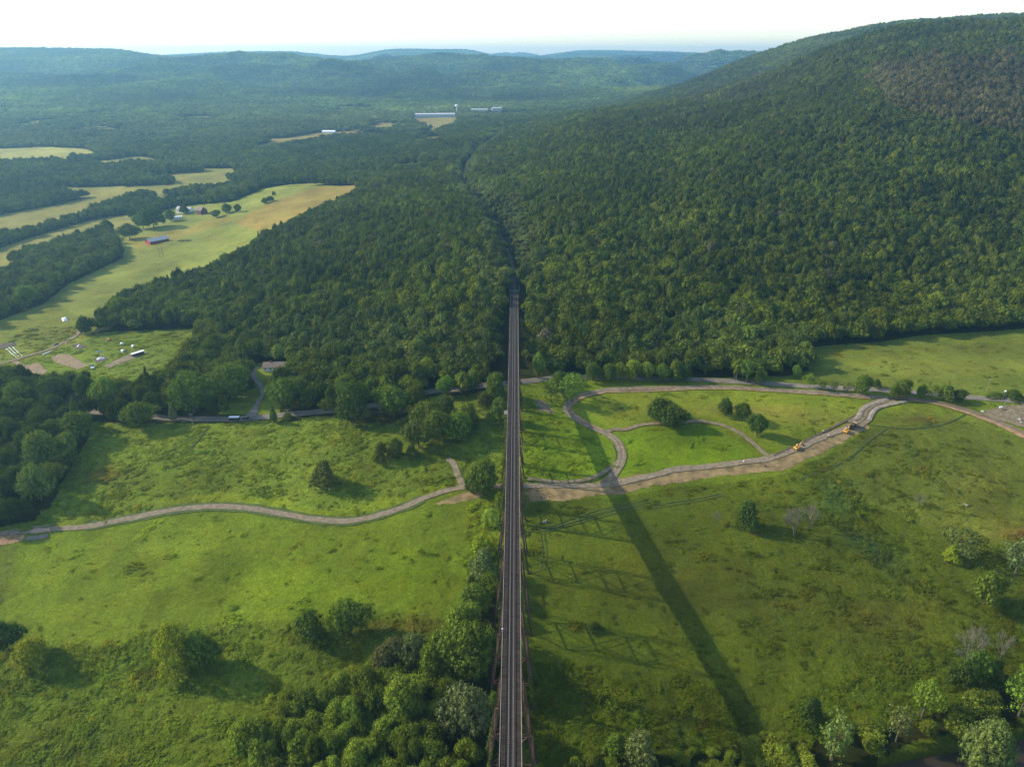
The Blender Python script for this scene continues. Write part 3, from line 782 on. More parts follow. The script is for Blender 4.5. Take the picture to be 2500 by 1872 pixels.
ribbon('furrow', [(1880,918),(1950,926),(2010,922),(2050,912),(2085,895)], 0.9, M['track_dark'], 0.07, 'dark curved furrow in the meadow below the right hand track', 'rut', ragged=0.3, guard=False)
ribbon('furrow', [(390,985),(420,960),(440,935),(452,920)], 1.2, M['track_dark'], 0.07, 'dark ditch line down from the road in the left meadow', 'rut', ragged=0.4, guard=False)
ribbon('furrow', [(1196,1042),(1250,1044),(1290,1036),(1322,1015),(1332,985),(1325,960)], 0.8, M['track_dark'], 0.08, 'dark rut inside the loop road bend', 'rut', ragged=0.3, guard=False)
# railway bed beyond the viaduct
RB = RAILD[RAILD[:, 1] > 590]
ribbon('track_bed', RB[::6], 5.6, M['ballast'], 0.35, 'dark ballast bed of the railway in its wooded cutting', 'track bed', world=True, step=4)
def near_road(x, y):
    r = np.zeros(np.shape(x), bool)
    for C, hw in ROADS:
        lo = C.min(0) - hw - 3; hi = C.max(0) + hw + 3
        m_ = (x > lo[0]) & (x < hi[0]) & (y > lo[1]) & (y < hi[1]) & ~r
        ii = np.nonzero(m_)[0]
        if len(ii) == 0: continue
        for c in range(0, len(ii), 20000):
            k = ii[c:c + 20000]
            d = ((x[k][:, None] - C[None, ::2, 0]) ** 2 + (y[k][:, None] - C[None, ::2, 1]) ** 2).min(1)
            r[k[d < (hw + 0.9) ** 2]] = True
    for W_ in PATCHES:
        r |= inpoly(x, y, W_)
    return r

# ------------------------------------------------------------------ tree prototypes (unit trees: height 1, crown radius 0.5)
def _ico(sub):
    bm = bmesh.new(); bmesh.ops.create_icosphere(bm, subdivisions=sub, radius=1.0)
    v = np.array([q.co[:] for q in bm.verts]); f = np.array([[q.index for q in t_.verts] for t_ in bm.faces]); bm.free()
    return v, f
ICO1, ICO2 = _ico(1), _ico(2)
def crown_arrays(seed, lobes, leaves, leaf, zb=0.12, top=1.0, shape='round', core=0.80, asp=1.3, quadn=4, lr=(0.15, 0.24), up=0.25):
    """leafy crown: many small leaf faces on uneven lobes, a darker mass of the same leaves inside"""
    g = np.random.default_rng(seed)
    hh = top - zb; cen = []
    ph = g.uniform(0, 6.28, 4)
    for i in range(lobes):
        for _ in range(200):
            t_ = g.uniform(0, 1); a = g.uniform(0, 2 * math.pi)
            if shape == 'round': rad = 0.5 * math.sqrt(max(0, 1 - (2 * (t_ - 0.44)) ** 2 * 0.95)) if t_ > .44 else 0.5 * (0.72 + 0.28 * t_ / .44)
            elif shape == 'dome': rad = 0.5 * math.sqrt(max(0.0, 1 - t_ ** 2))
            elif shape == 'cone': rad = 0.5 * (1 - t_) ** 0.75 * (1 if t_ > .08 else .8)
            elif shape == 'oval': rad = 0.5 * math.sqrt(max(0, 1 - (2 * t_ - 1) ** 2)) ** 0.8
            if shape in ('round', 'dome'): rad *= (1 + .24 * math.sin(2 * a + ph[0] + 2 * t_) + .18 * math.sin(3 * a + ph[1] + 3 * t_)) * (1 + .16 * math.sin(5 * t_ + ph[2]))
            r = g.uniform(*lr) * (0.75 + 0.5 * g.random())
            if shape == 'cone': r *= 0.35 + 0.65 * (1 - t_)
            d = max(0.0, rad - r) * math.sqrt(g.uniform(0.35, 1))
            c = np.array([math.cos(a) * d, math.sin(a) * d, zb + r * asp * .9 + t_ * max(0.01, hh - 1.9 * r * asp)])
            if all(np.linalg.norm((c - q[0]) / (1, 1, asp)) > 0.55 * (r + q[1]) * 0.75 for q in cen): break
        cen.append((c, r))
    V_, F_ = [], []; n0 = 0
    Vc, Fc = [], []; m0 = 0
    for c, r in cen:
        n = max(6, int(1.25 * leaves * (r / 0.2) ** 2))
        d = g.normal(size=(n, 3)); d[:, 2] += up; d /= np.linalg.norm(d, axis=1)[:, None]
        bump_ = 1 + 0.16 * np.sin(d[:, 0] * 7 + c[0] * 40) * np.sin(d[:, 1] * 8 + c[1] * 30) * np.sin(d[:, 2] * 7)
        rr = r * bump_ * (0.62 + 0.62 * g.random(n) ** 0.8)
        p = c + d * rr[:, None] * (1, 1, asp)
        keep = np.ones(n, bool)
        for c2, r2 in cen:
            if c2 is c: continue
            keep &= np.linalg.norm((p - c2) / (1, 1, asp), axis=1) > r2 * 0.62
        keep &= p[:, 2] > zb * 0.6
        p = p[keep]; d = d[keep]; n = len(p)
        if n == 0: continue
        nn_ = d + g.normal(size=(n, 3)) * 0.42; nn_ /= np.linalg.norm(nn_, axis=1)[:, None]
        a1 = np.cross(nn_, g.normal(size=(n, 3))); a1 /= np.linalg.norm(a1, axis=1)[:, None] + 1e-9
        a2 = np.cross(nn_, a1)
        s1 = leaf * g.uniform(0.6, 1.25, n)[:, None]; s2 = leaf * g.uniform(0.5, 1.0, n)[:, None]
        q = np.stack([p + a1 * s1, p + a2 * s2 * (1, 1, 1), p - a1 * s1 * 0.8, p - a2 * s2], 1)
        V_.append(q.reshape(-1, 3)); F_.append(np.arange(n * 4).reshape(-1, 4) + n0); n0 += n * 4
        if core:
            v, f = ICO1
            j = 1 + 0.18 * (g.random(len(v)) - 0.5)
            Vc.append(c + v * (r * core * j)[:, None] * (1, 1, asp)); Fc.append(f + m0); m0 += len(v)
    return np.concatenate(V_), np.concatenate(F_), (np.concatenate(Vc) if Vc else None), (np.concatenate(Fc) if Fc else None)
def crown_mesh(name, *a, **k):
    V_, F_, Vc, Fc = crown_arrays(*a, **k)
    if Vc is not None:
        F2 = np.concatenate([Fc, Fc[:, 2:3]], 1)          # triangles kept as triangles below
        me = bpy.data.meshes.new(name)
        nq, nt_ = len(F_), len(Fc)
        co = np.concatenate([V_, Vc]).astype(np.float32)
        me.vertices.add(len(co)); me.vertices.foreach_set('co', co.ravel())
        loops = np.concatenate([F_.ravel(), (Fc + len(V_)).ravel()]).astype(np.int32)
        me.loops.add(len(loops)); me.loops.foreach_set('vertex_index', loops)
        me.polygons.add(nq + nt_)
        me.polygons.foreach_set('loop_start', np.concatenate([np.arange(nq) * 4, nq * 4 + np.arange(nt_) * 3]).astype(np.int32))
        me.polygons.foreach_set('loop_total', np.concatenate([np.full(nq, 4), np.full(nt_, 3)]).astype(np.int32))
        me.materials.append(M['leaf']); me.materials.append(M['leaf_core'])
        me.polygons.foreach_set('material_index', np.concatenate([np.zeros(nq), np.ones(nt_)]).astype(np.int32))
        me.update(calc_edges=True); me.validate()
        return me
    return fast_mesh(name, V_, F_, M['leaf'])

def trunk_mesh(name, seed, th=0.55, r=0.028, limbs=5, m='bark'):
    g = random.Random(seed); mb = MB()
    p = Vector((0, 0, -0.03)); q = Vector((g.uniform(-.02, .02), g.uniform(-.02, .02), th * .45)); q2 = Vector((g.uniform(-.04, .04), g.uniform(-.04, .04), th))
    mb.bar(p, q, r * 2.2, n=7, w2=r * 1.5); mb.bar(q, q2, r * 1.5, n=6, w2=r * .7)
    for i in range(limbs):
        a = 2 * math.pi * i / limbs + g.uniform(-.4, .4); t_ = g.uniform(.25, .95)
        s = q.lerp(q2, t_) if t_ > .3 else p.lerp(q, .8)
        e = s + Vector((math.cos(a) * g.uniform(.16, .3), math.sin(a) * g.uniform(.16, .3), g.uniform(.12, .3)))
        mb.bar(s, e, r * .9, n=5, w2=r * .3)
    return mb.mesh(name, M[m])

def bare_mesh(name, seed, depth=5, spread=0.5, m='bare'):
    g = random.Random(seed); mb = MB()
    def grow(p, d, L, w, k):
        e = p + d * L
        mb.bar(p, e, w, n=3, w2=w * .6)
        if k == 0: return
        for _ in range(3 if k > 1 else 4):
            nd = (d + Vector((g.gauss(0, spread), g.gauss(0, spread), g.gauss(0.08, spread * .7)))).normalized()
            if nd.z < -0.1: nd.z *= -0.5
            grow(p.lerp(e, g.uniform(.55, 1)), nd, L * g.uniform(.6, .85), w * .6, k - 1)
    for _ in range(3):
        grow(Vector((g.uniform(-.03, .03), g.uniform(-.03, .03), 0)), Vector((g.gauss(0, .22), g.gauss(0, .22), 1)).normalized(), 0.30, 0.030, depth)
    me = mb.mesh(name, M[m])
    co = np.array([v.co[:] for v in me.vertices])
    co[:, 2] /= co[:, 2].max(); co[:, :2] *= 0.5 / np.percentile(np.linalg.norm(co[:, :2], axis=1), 97)
    me.vertices.foreach_set('co', co.astype(np.float32).ravel()); me.update()
    return me

HI = [crown_mesh('crown', 100 + i, 150, 230, 0.0165, zb=0.10, shape='round', asp=1.0 + .15 * (i % 3), lr=(.055, .125), core=.5) for i in range(6)]
HIW = [crown_mesh('crown', 120 + i, 130, 200, 0.018, zb=0.22, shape='round', asp=1.2, lr=(.055, .125), core=.5) for i in range(5)]       # trees of a wood
OVAL = [crown_mesh('crown', 140 + i, 110, 200, 0.018, zb=0.06, shape='oval', asp=1.4, lr=(.055, .125), core=.5) for i in range(3)]
SHRUB = [crown_mesh('crown', 160 + i, 120, 190, 0.018, zb=0.0, shape='dome', asp=1.0, lr=(.05, .13), core=.5) for i in range(4)]
CONE = [crown_mesh('crown', 180 + i, 60, 46, 0.026, zb=0.04, shape='cone', asp=1.6, lr=(.13, .2), up=-0.2) for i in range(2)]
SPREAD = [crown_mesh('crown', 200 + i, 60, 90, 0.022, zb=0.2, shape='round', core=0.4, asp=0.9, lr=(.06, .14)) for i in range(3)]   # loose, see-through
TR_HI = [trunk_mesh('trunk', 300 + i) for i in range(3)]
TR_TALL = [trunk_mesh('trunk', 310 + i, th=0.7, r=0.016) for i in range(2)]
BARE = [bare_mesh('branches', 330 + i) for i in range(3)]
# lighter versions for the mass of the forest
MID = [crown_mesh('crown_mid', 400 + i, 40, 46, 0.036, zb=0.25, shape='round', asp=1.15, lr=(.11, .21), core=.7) for i in range(8)]
LOW = [crown_mesh('crown_low', 440 + i, 18, 22, 0.06, zb=0.3, shape='round', asp=1.1, lr=(.13, .27), core=0.8) for i in range(6)]
PINE = [crown_mesh('crown_pine', 460 + i, 30, 18, 0.042, zb=0.2, shape='cone', asp=0.9, lr=(.13, .2), up=-0.1) for i in range(2)]
TWIG = [bare_mesh('crown_twiggy', 470, 4)]
def weed_mesh(seed):
    g = np.random.default_rng(seed); V_ = []
    for _ in range(g.integers(3, 7)):
        c = np.array([g.normal(0, .28), g.normal(0, .28), 0]); r = g.uniform(.10, .26); n = int(60 * r / .2)
        p = c + g.normal(size=(n, 3)) * (r, r, 0.0); p[:, 2] = np.abs(g.normal(.0, .35, n)) * np.exp(-((p[:, :2] - c[:2]) ** 2).sum(1) / (r * r)) + .08 * g.random(n)
        nn_ = g.normal(size=(n, 3)) * .45 + (0, 0, 1); nn_ /= np.linalg.norm(nn_, axis=1)[:, None]
        a1 = np.cross(nn_, g.normal(size=(n, 3))); a1 /= np.linalg.norm(a1, axis=1)[:, None]; a2 = np.cross(nn_, a1)
        s = g.uniform(.04, .10, n)[:, None]
        V_.append(np.stack([p + a1 * s, p + a2 * s * .8, p - a1 * s, p - a2 * s * .8], 1).reshape(-1, 3))
    V_ = np.concatenate(V_)
    return fast_mesh('weed', V_, np.arange(len(V_)).reshape(-1, 4), M['leaf'])
WEED = [weed_mesh(480 + i) for i in range(6)]
protoC = bpy.data.collections.new('forest_prototypes')
weedC = bpy.data.collections.new('weed_prototypes')
def protos(coll, meshes, pre):
    for i, me in enumerate(meshes):
        o = bpy.data.objects.new('%s_%02d' % (pre, i), me); coll.objects.link(o)
# Collection Info sorts by name: 00-07 mid, 08-13 low, 14-15 pine, 16-20 hi
protos(protoC, MID + LOW + PINE + HIW, 'tree_proto')
protos(weedC, WEED, 'weed_proto')

def scatter_object(name, P, scl, rot, idx, tint, coll):
    me = bpy.data.meshes.new(name)
    me.vertices.add(len(P)); me.vertices.foreach_set('co', np.asarray(P, np.float32).ravel())
    for nm, ty, arr, key in (('scl', 'FLOAT_VECTOR', scl, 'vector'), ('rot', 'FLOAT', rot, 'value'), ('idx', 'INT', idx, 'value'), ('tint', 'FLOAT_VECTOR', tint, 'vector')):
        a = me.attributes.new(nm, ty, 'POINT')
        a.data.foreach_set(key, np.asarray(arr, np.int32 if ty == 'INT' else np.float32).ravel())
    me.update()
    o = link(bpy.data.objects.new(name, me))
    ng = bpy.data.node_groups.new(name + '_scatter', 'GeometryNodeTree')
    ng.interface.new_socket('Geometry', in_out='INPUT', socket_type='NodeSocketGeometry')
    ng.interface.new_socket('Geometry', in_out='OUTPUT', socket_type='NodeSocketGeometry')
    N = ng.nodes.new; L = ng.links.new
    gi = N('NodeGroupInput'); go = N('NodeGroupOutput')
    ci = N('GeometryNodeCollectionInfo'); ci.inputs['Collection'].default_value = coll
    ci.inputs['Separate Children'].default_value = True; ci.inputs['Reset Children'].default_value = True
    iop = N('GeometryNodeInstanceOnPoints')
    iop.inputs['Pick Instance'].default_value = True
    def na(nm, ty):
        n = N('GeometryNodeInputNamedAttribute'); n.data_type = ty; n.inputs['Name'].default_value = nm
        return n.outputs['Attribute']
    cx = N('ShaderNodeCombineXYZ'); L(na('rot', 'FLOAT'), cx.inputs[2])
    L(gi.outputs[0], iop.inputs['Points']); L(ci.outputs[0], iop.inputs['Instance'])
    L(na('idx', 'INT'), iop.inputs['Instance Index']); L(cx.outputs[0], iop.inputs['Rotation']); L(na('scl', 'FLOAT_VECTOR'), iop.inputs['Scale'])
    L(iop.outputs[0], go.inputs[0])
    md = o.modifiers.new('scatter', 'NODES'); md.node_group = ng
    return o

# ------------------------------------------------------------------ trees that can be told apart
NT = [0]
def place_tree(loc, w, h, crown, tint, label, cat='tree', group=None, name='tree', trunk=None, rot=None, tilt=0.0):
    NT[0] += 1
    r = empty(name, loc, random.uniform(0, 6.28) if rot is None else rot, label, cat, group)
    r['tree_width'] = w
    c = link(bpy.data.objects.new('crown', crown), r)
    c.scale = (w, w, h); c['tint'] = [float(x) * 1.4 for x in tint]
    if trunk is not None:
        t_ = link(bpy.data.objects.new('trunk', trunk), r); t_.scale = (w * 0.5 + h * 0.4, w * 0.5 + h * 0.4, h)
    return r
def px(u, v, wpx, hpx):
    """ground point and real size for something that wide and high there"""
    p = at(u, v); d = float(proj(p.x, p.y, p.z)[2]); a = math.atan((828 - v) / PF)
    return p, wpx * d / PF, max(0.5, hpx * d / PF / math.cos(PITCH - a) * 0.96)
DK = (0.040, 0.064, 0.011); MD = (0.066, 0.100, 0.014); LT = (0.092, 0.138, 0.018); YG = (0.140, 0.175, 0.012); GY_ = (0.085, 0.115, 0.038); OL = (0.060, 0.080, 0.018); BR = (0.078, 0.086, 0.030)
# u, v of the foot, width and height in the picture, kind, tint, label
TREES = [
 (703,1049,70,56,'q',OL,'lone round dark tree in the middle of the left meadow above the winding path'),
 (305,922,62,58,'r',MD,'bushy green tree standing alone on the near side of the left road'),
 (376,908,22,42,'c',BR,'thin half bare conifer beside the left road'),
 (592,912,20,44,'c',DK,'small narrow conifer by the road near the dark pickup'),
 (622,905,24,16,'s',MD,'low bush on the road verge right of the small conifer'),
 (825,995,34,44,'q',DK,'dark upright bush at the lower left tip of the meadow grove'),
 (857,986,40,42,'q',DK,'dark bush, second from the lower left tip of the meadow grove'),
 (905,966,58,66,'r',OL,'rounded tree at the lower end of the meadow grove'),
 (945,955,62,74,'r',MD,'tall tree in the middle of the meadow grove'),
 (926,925,64,64,'r',MD,'tree on the upper left side of the meadow grove'),
 (960,905,66,54,'r',DK,'broad dark tree at the back of the meadow grove'),
 (992,948,56,66,'r',LT,'brighter green tree on the right side of the meadow grove'),
 (1012,918,52,52,'r',MD,'tree at the upper right end of the meadow grove'),
 (890,985,30,30,'s',OL,'low bush under the lower end of the meadow grove'),
 (20,1405,58,62,'r',DK,'dark tree at the left edge above the rough lower bank'),
 (78,1440,76,58,'s',YG,'yellow green bush near the left edge on the rough lower bank'),
 (382,1442,88,92,'s',YG,'large yellow green bush at the edge of the lower left bank'),
 (442,1440,70,76,'r',MD,'mid green tree touching the large yellow green bush'),
 (672,1380,78,58,'s',DK,'low dark tree at the foot of the bright left slope'),
 (757,1370,80,72,'r',MD,'rounded green tree right of the low dark tree on the left slope'),
 (1043,1066,72,74,'r',MD,'spreading tree beside the gravel path left of the viaduct'),
 (1018,1062,34,34,'r',DK,'small dark tree at the left side of the spreading path tree'),
 (1062,1136,40,40,'s',(0.16,0.22,0.03),'bright yellow green shrub just left of the viaduct below the path'),
 (1080,1100,30,40,'s',LT,'leafy shrub against the left tower feet below the path'),
 (1042,1196,54,44,'s',YG,'yellow green tree at the upper end of the row left of the viaduct'),
 (1044,1248,72,62,'s',GY_,'grey green broad tree in the row left of the viaduct'),
 (1058,1290,54,52,'r',MD,'green tree close against the left tower legs'),
 (1022,1330,70,70,'r',LT,'light green tree in the row left of the viaduct below the grey green one'),
 (1000,1400,96,96,'r',LT,'large feathery tree in the middle of the row left of the viaduct'),
 (1010,1462,126,112,'r',MD,'largest feathery tree of the row left of the viaduct'),
 (935,1470,80,74,'r',MD,'feathery tree at the left foot of the largest one beside the viaduct'),
 (893,1432,60,58,'r',GY_,'pale crowned tree at the top edge of the lower left wood'),
 (848,1440,62,58,'r',BR,'brownish tree at the top edge of the lower left wood'),
 (1066,1545,26,50,'o',LT,'slim light green sapling tree against the left side of the viaduct'),
 (1012,1590,100,104,'r',(0.088,0.115,0.042),'silver leaved tree in the lower left wood beside the viaduct'),
 (1022,842,34,50,'r',LT,'young tree left of the viaduct at the roadside below the wood'),
 (1070,862,54,62,'r',MD,'full tree just left of the viaduct on the near side of the road'),
 (1080,910,52,56,'s',MD,'overgrown bush against the viaduct left of the small platform'),
 (965,852,34,44,'r',LT,'small tree between road and meadow left of the viaduct'),
 (1045,875,34,30,'s',OL,'low bush below the full tree left of the viaduct'),
 (1190,868,44,56,'p',LT,'loose leafed tree right of the viaduct, left of the forked trunk tree'),
 (1236,868,62,66,'p',LT,'tree with visible forked trunk beside the bend of the loop road'),
 (1208,842,40,44,'r',MD,'tree behind the forked trunk tree by the road'),
 (1162,818,30,62,'r',LT,'tall light green tree right of the viaduct behind the road'),
 (1200,806,40,36,'r',DK,'dark round tree behind the road right of the viaduct'),
 (1280,822,36,44,'r',MD,'first full round tree of the row along the road above the loop'),
 (1313,823,35,42,'r',MD,'second round tree of the row along the road above the loop'),
 (1338,820,28,42,'r',LT,'slim light tree third in the row along the road'),
 (1365,820,36,48,'r',YG,'brightest tree of the row along the road above the loop'),
 (1397,820,34,42,'r',LT,'fifth tree of the row along the road above the loop'),
 (1430,822,34,40,'r',MD,'sixth tree of the row along the road above the loop'),
 (1457,820,40,46,'r',MD,'seventh tree of the row along the road above the loop'),
 (1478,822,32,40,'r',DK,'last dark tree at the right end of the row above the loop'),
 (1611,826,36,56,'p',MD,'tall loose tree of the pair on the road verge right of centre'),
 (1640,829,30,38,'r',MD,'small round tree of the pair on the road verge right of centre'),
 (1718,815,20,30,'r',LT,'small pale green tree at the corner of the wood by the road'),
 (1748,838,28,34,'p',LT,'light green tree left of the row beside the right road'),
 (1775,843,20,24,'p',MD,'small tree with bare stem beside the right road'),
 (1800,845,24,25,'p',OL,'thin spreading tree beside the right road before the big one'),
 (1830,846,22,22,'p',OL,'smallest thin tree beside the right road'),
 (1862,850,40,44,'r',MD,'large full tree in the middle of the row beside the right road'),
 (1893,836,24,18,'s',DK,'dark round bush behind the right road'),
 (1926,862,16,34,'o',MD,'slim tree left of the widest tree beside the right road'),
 (1948,857,42,42,'r',MD,'widest tree beside the right road right of the dark bush'),
 (1988,858,24,32,'r',MD,'narrow tree between the widest tree and the next pair'),
 (2013,862,26,34,'p',MD,'fourth tree from the right end of the roadside row'),
 (2040,866,36,38,'r',MD,'broad tree, second from the right end of the roadside row'),
 (2070,868,28,30,'r',DK,'dark tree at the right end of the roadside row'),
 (2190,860,44,18,'s',DK,'dark hedge like bush behind the road at the right edge'),
 (2150,858,34,12,'s',MD,'low bush on the far road verge near the right edge'),
 (1424,908,58,54,'r',DK,'left tree of the big dark pair on the lens of grass'),
 (1452,922,56,54,'r',DK,'right tree of the big dark pair on the lens of grass'),
 (1565,896,36,40,'r',DK,'single dark tree in the upper part of the lens of grass'),
 (1603,908,32,42,'r',DK,'middle tree of the three on the lens of grass'),
 (1634,940,36,50,'r',DK,'lowest tree of the three on the lens of grass with a pale trunk'),
 (1612,1142,52,62,'d',(0.034,0.056,0.011),'dense dark green dome shaped tree on the right meadow'),
 (1547,1132,24,36,'b',None,'pale twiggy dead shrub left of the dense dark tree'),
 (1716,1160,62,70,'b',None,'largest bare grey tree of the right meadow with fine twigs'),
 (1746,1142,50,56,'b',None,'second bare tree just right of the largest bare one'),
 (1985,1092,28,32,'b',None,'small brown bare shrub high on the right meadow'),
 (2072,1200,84,56,'p',OL,'wide low tree on the right meadow with sparse crown'),
 (2052,1206,38,30,'s',YG,'yellow green bush at the foot of the sparse wide tree'),
 (2192,1240,74,78,'p',GY_,'pale grey green tree at the right edge with bare lower limbs'),
 (2125,1302,68,70,'r',MD,'rounded green tree in the rough growth near the right edge'),
 (2082,1455,86,96,'b',None,'fan of tall pale bare stems above the river thicket'),
 (2160,1425,50,58,'b',None,'smaller fan of bare stems right of the tall one'),
 (2100,1470,64,66,'s',MD,'ivy green bush wrapped around the tall bare stems'),
 (2068,1478,50,48,'s',DK,'dark bush at the left foot of the tall bare stems'),
 (2145,1470,46,44,'s',MD,'bush between the two fans of bare stems'),
 (2112,1690,108,120,'r',(0.075,0.115,0.030),'big leafy tree rising in front of the dark river'),
 (1990,1548,60,80,'p',LT,'slender yellow green tree on the bank left of the river bend'),
 (1935,1600,60,72,'p',GY_,'pale half dead tree leaning on the river bank'),
 (1745,1560,60,50,'d',(0.034,0.054,0.011),'dark dense tree at the left end of the riverside thicket'),
 (2200,1545,80,90,'p',LT,'light green tree at the right edge above the river'),
 (1795,1640,90,86,'p',(0.085,0.115,0.03),'olive tree in the riverside thicket with pale leaves'),
 (1380,1650,84,60,'s',GY_,'grey green bush at the bottom edge right of the viaduct'),
 (1330,1622,50,36,'s',LT,'small bright bush at the bottom right of the viaduct'),
 (1285,1360,26,18,'s',DK,'small dark shrub in the leg shadows right of the viaduct'),
 (122,349,16,12,'r',DK,'left of two small trees on the far pale field at the left edge'),
 (160,342,22,14,'r',DK,'right of two small trees on the far pale field at the left edge'),
 (585,436,16,14,'r',DK,'left dark tree of the pair on the tan hill field'),
 (572,440,16,14,'r',MD,'tree at the left of the trio on the tan hill field'),
 (592,424,9,12,'r',MD,'smallest tree of the trio on the tan hill field'),
 (515,459,14,20,'r',DK,'dark upright tree at the left corner of the tan hill field'),
 (467,470,20,18,'r',MD,'round tree beside the dark red barn'),
 (490,460,24,22,'r',MD,'tree right behind the dark red barn'),
 (398,462,20,22,'r',DK,'dark tree in front of the white farmhouse'),
 (369,478,20,28,'r',MD,'tree left of the long white farm building'),
 (333,492,56,50,'r',DK,'broad dark tree clump left in the farm meadow'),
 (310,494,34,38,'r',MD,'green tree at the left of the farm meadow clump'),
 (281,516,40,36,'r',OL,'olive tree above the red barn with grey roof'),
 (288,472,18,26,'r',DK,'small tree at the head of the strip fields'),
 (60,660,40,48,'r',LT,'light green tree at the lower end of the left woodland tongue'),
 (186,722,34,44,'r',DK,'dark tree at the front corner of the spur wood above the garden'),
 (50,885,66,66,'r',MD,'rounded tree left of the roadside opening at the left edge'),
 (120,872,60,60,'r',DK,'tall dark tree over the roadside yard'),
 (235,880,56,70,'r',LT,'yellowish tree on the right side of the roadside yard'),
 (190,870,44,66,'r',DK,'dark tree between the yard and the garden'),
 (420,890,88,96,'r',MD,'largest round tree in front of the road left wood'),
 (500,862,90,84,'r',MD,'broad tree beside the lawn of the white house'),
 (768,905,86,88,'r',DK,'broad dark tree at the right end of the roadside wood'),
 (850,900,76,72,'r',MD,'tree at the right end of the roadside wood beside the dark one'),
 (620,880,66,70,'r',MD,'tree right of the white house lawn by the road'),
 (100,1000,64,76,'r',LT,'lighter tree in the left wood just below the road'),
 (170,950,66,66,'r',MD,'tree at the front edge of the left wood below the road'),
 (90,1080,60,84,'r',(0.085,0.13,0.03),'pale green tall tree at the meadow edge of the left wood'),
 (578,798,14,14,'s',(0.09,0.02,0.02),'dark red leaved bush beside the white house'),
]
trees_xy = []
def tree_of(kind, k):
    return {'r': (HI[k % 6], TR_HI[k % 3]), 'o': (OVAL[k % 3], TR_HI[k % 3]), 's': (SHRUB[k % 4], None), 'c': (CONE[k % 2], TR_TALL[k % 2]),
            'p': (SPREAD[k % 3], TR_HI[k % 3]), 'q': (SHRUB[k % 4], TR_HI[k % 3]), 'd': (SHRUB[k % 4], None)}[kind]
for k, (u, v_, wp, hp, kind, tint, label) in enumerate(TREES):
    p_, w_, h_ = px(u, v_, wp, hp)
    if kind == 'b':
        r_ = empty('bare_tree', p_, random.uniform(0, 6), label, 'tree')
        c_ = link(bpy.data.objects.new('branches', BARE[k % 3]), r_); c_.scale = (w_, w_, h_); NT[0] += 1
    else:
        cr_, tr_ = tree_of(kind, k)
        place_tree(p_, w_ * 1.06, h_, cr_, [c * random.uniform(.92, 1.08) for c in tint], label, 'bush' if kind == 's' else 'tree', name='bush' if kind == 's' else 'tree', trunk=tr_)
    trees_xy.append((p_.x, p_.y, w_ / 2))
TXY = np.array(trees_xy)

# ------------------------------------------------------------------ the forest
def jitter_grid(x0, x1, y0, y1, s, seed):
    g = np.random.default_rng(seed)
    nx, ny = int((x1 - x0) / s), int((y1 - y0) / (s * .866))
    X, Y = np.meshgrid(np.arange(nx) * s + x0, np.arange(ny) * s * .866 + y0)
    X = X + (np.arange(ny)[:, None] % 2) * s / 2
    X = X + g.uniform(-.33, .33, X.shape) * s; Y = Y + g.uniform(-.33, .33, Y.shape) * s
    return X.ravel(), Y.ravel()
bands = [(60, 330, 6.6), (330, 620, 7.4), (620, 1100, 7.2), (1100, 1700, 7.6), (1700, 2500, 8.8), (2500, 3600, 11.5), (3600, 5200, 14.5), (5200, 7600, 20.0), (7600, 12600, 28.0)]
FX, FY, FS = [], [], []
for bi, (y0, y1, s) in enumerate(bands):
    X, Y = jitter_grid(-0.78 * y1 - 130, 0.80 * y1 + 130, y0, y1, s, 900 + bi)
    k_ = np.abs(X - 20) < 0.74 * Y + 130
    X, Y = X[k_], Y[k_]
    FX.append(X); FY.append(Y); FS.append(np.full(len(X), s))
FX = np.concatenate(FX); FY = np.concatenate(FY); FS = np.concatenate(FS)
FZ = H(FX, FY)
fu, fv, fd = proj(FX, FY, FZ)
# leave out what lies deep in the lee of a ridge
_sa = np.linspace(-0.80, 0.80, 321); _yb = np.geomspace(600, 13400, 420)
_el = (H(_sa[None, :] * _yb[:, None], np.repeat(_yb[:, None], 321, 1)) - CZ) / _yb[:, None]
_mx = np.maximum.accumulate(_el, axis=0)
_i = np.clip(np.searchsorted(_yb, FY) - 3, 0, 419); _j = np.clip(((FX / np.maximum(FY, 1) + 0.8) / 0.005).astype(int), 0, 320)
lee = (FY > 2600) & ((FZ + 75 - CZ) / np.maximum(FY, 1) < _mx[_i, _j])
wd = ~lee & ~is_open(fu + (fbm(FX, FY, 25, 2, 50) - .5) * 12 * 400 / fd, fv)
wd &= ~(clearing(FX, FY) & (FZ < 80))
wd &= ~((FY < 150) & (FX > -20))
wd &= ~((FY < 150))
wd &= (np.abs(FX - rail_x(FY)) > np.where(FY > 586, np.where(FY > 2010, 0.0, np.where(FY > 760, 5.6, 6.2)), np.where(FY > 470, 9.5, 12.5)) + np.where(FY > 586, rng.uniform(-.5, 1.2, len(FX)), rng.uniform(0, 3, len(FX))))
wd &= ~((FX > 62) & (FY < bank_y(FX) + 1.5) & (FY > bank_y(FX) - 24))
wd[wd] = ~near_road(FX[wd], FY[wd])
for x_, y_, r_ in TXY:
    wd &= (FX - x_) ** 2 + (FY - y_) ** 2 > (r_ + 2.2) ** 2
FX, FY, FZ, FS, fu, fv, fd = [a[wd] for a in (FX, FY, FZ, FS, fu, fv, fd)]
nF = len(FX)
g = np.random.default_rng(77)
size = np.where(FS < 10, FS * g.normal(1.17, .27, nF), FS * g.normal(1.12, .16, nF)); size = np.where(FY < 620, size * 1.15, size); size = np.clip(size, 5.5, 30)
hgt_ = np.clip(g.normal(14.5, 2.6, nF), 8, 22)
hgt_ = np.where(FS > 12, hgt_ * 1.15, hgt_)
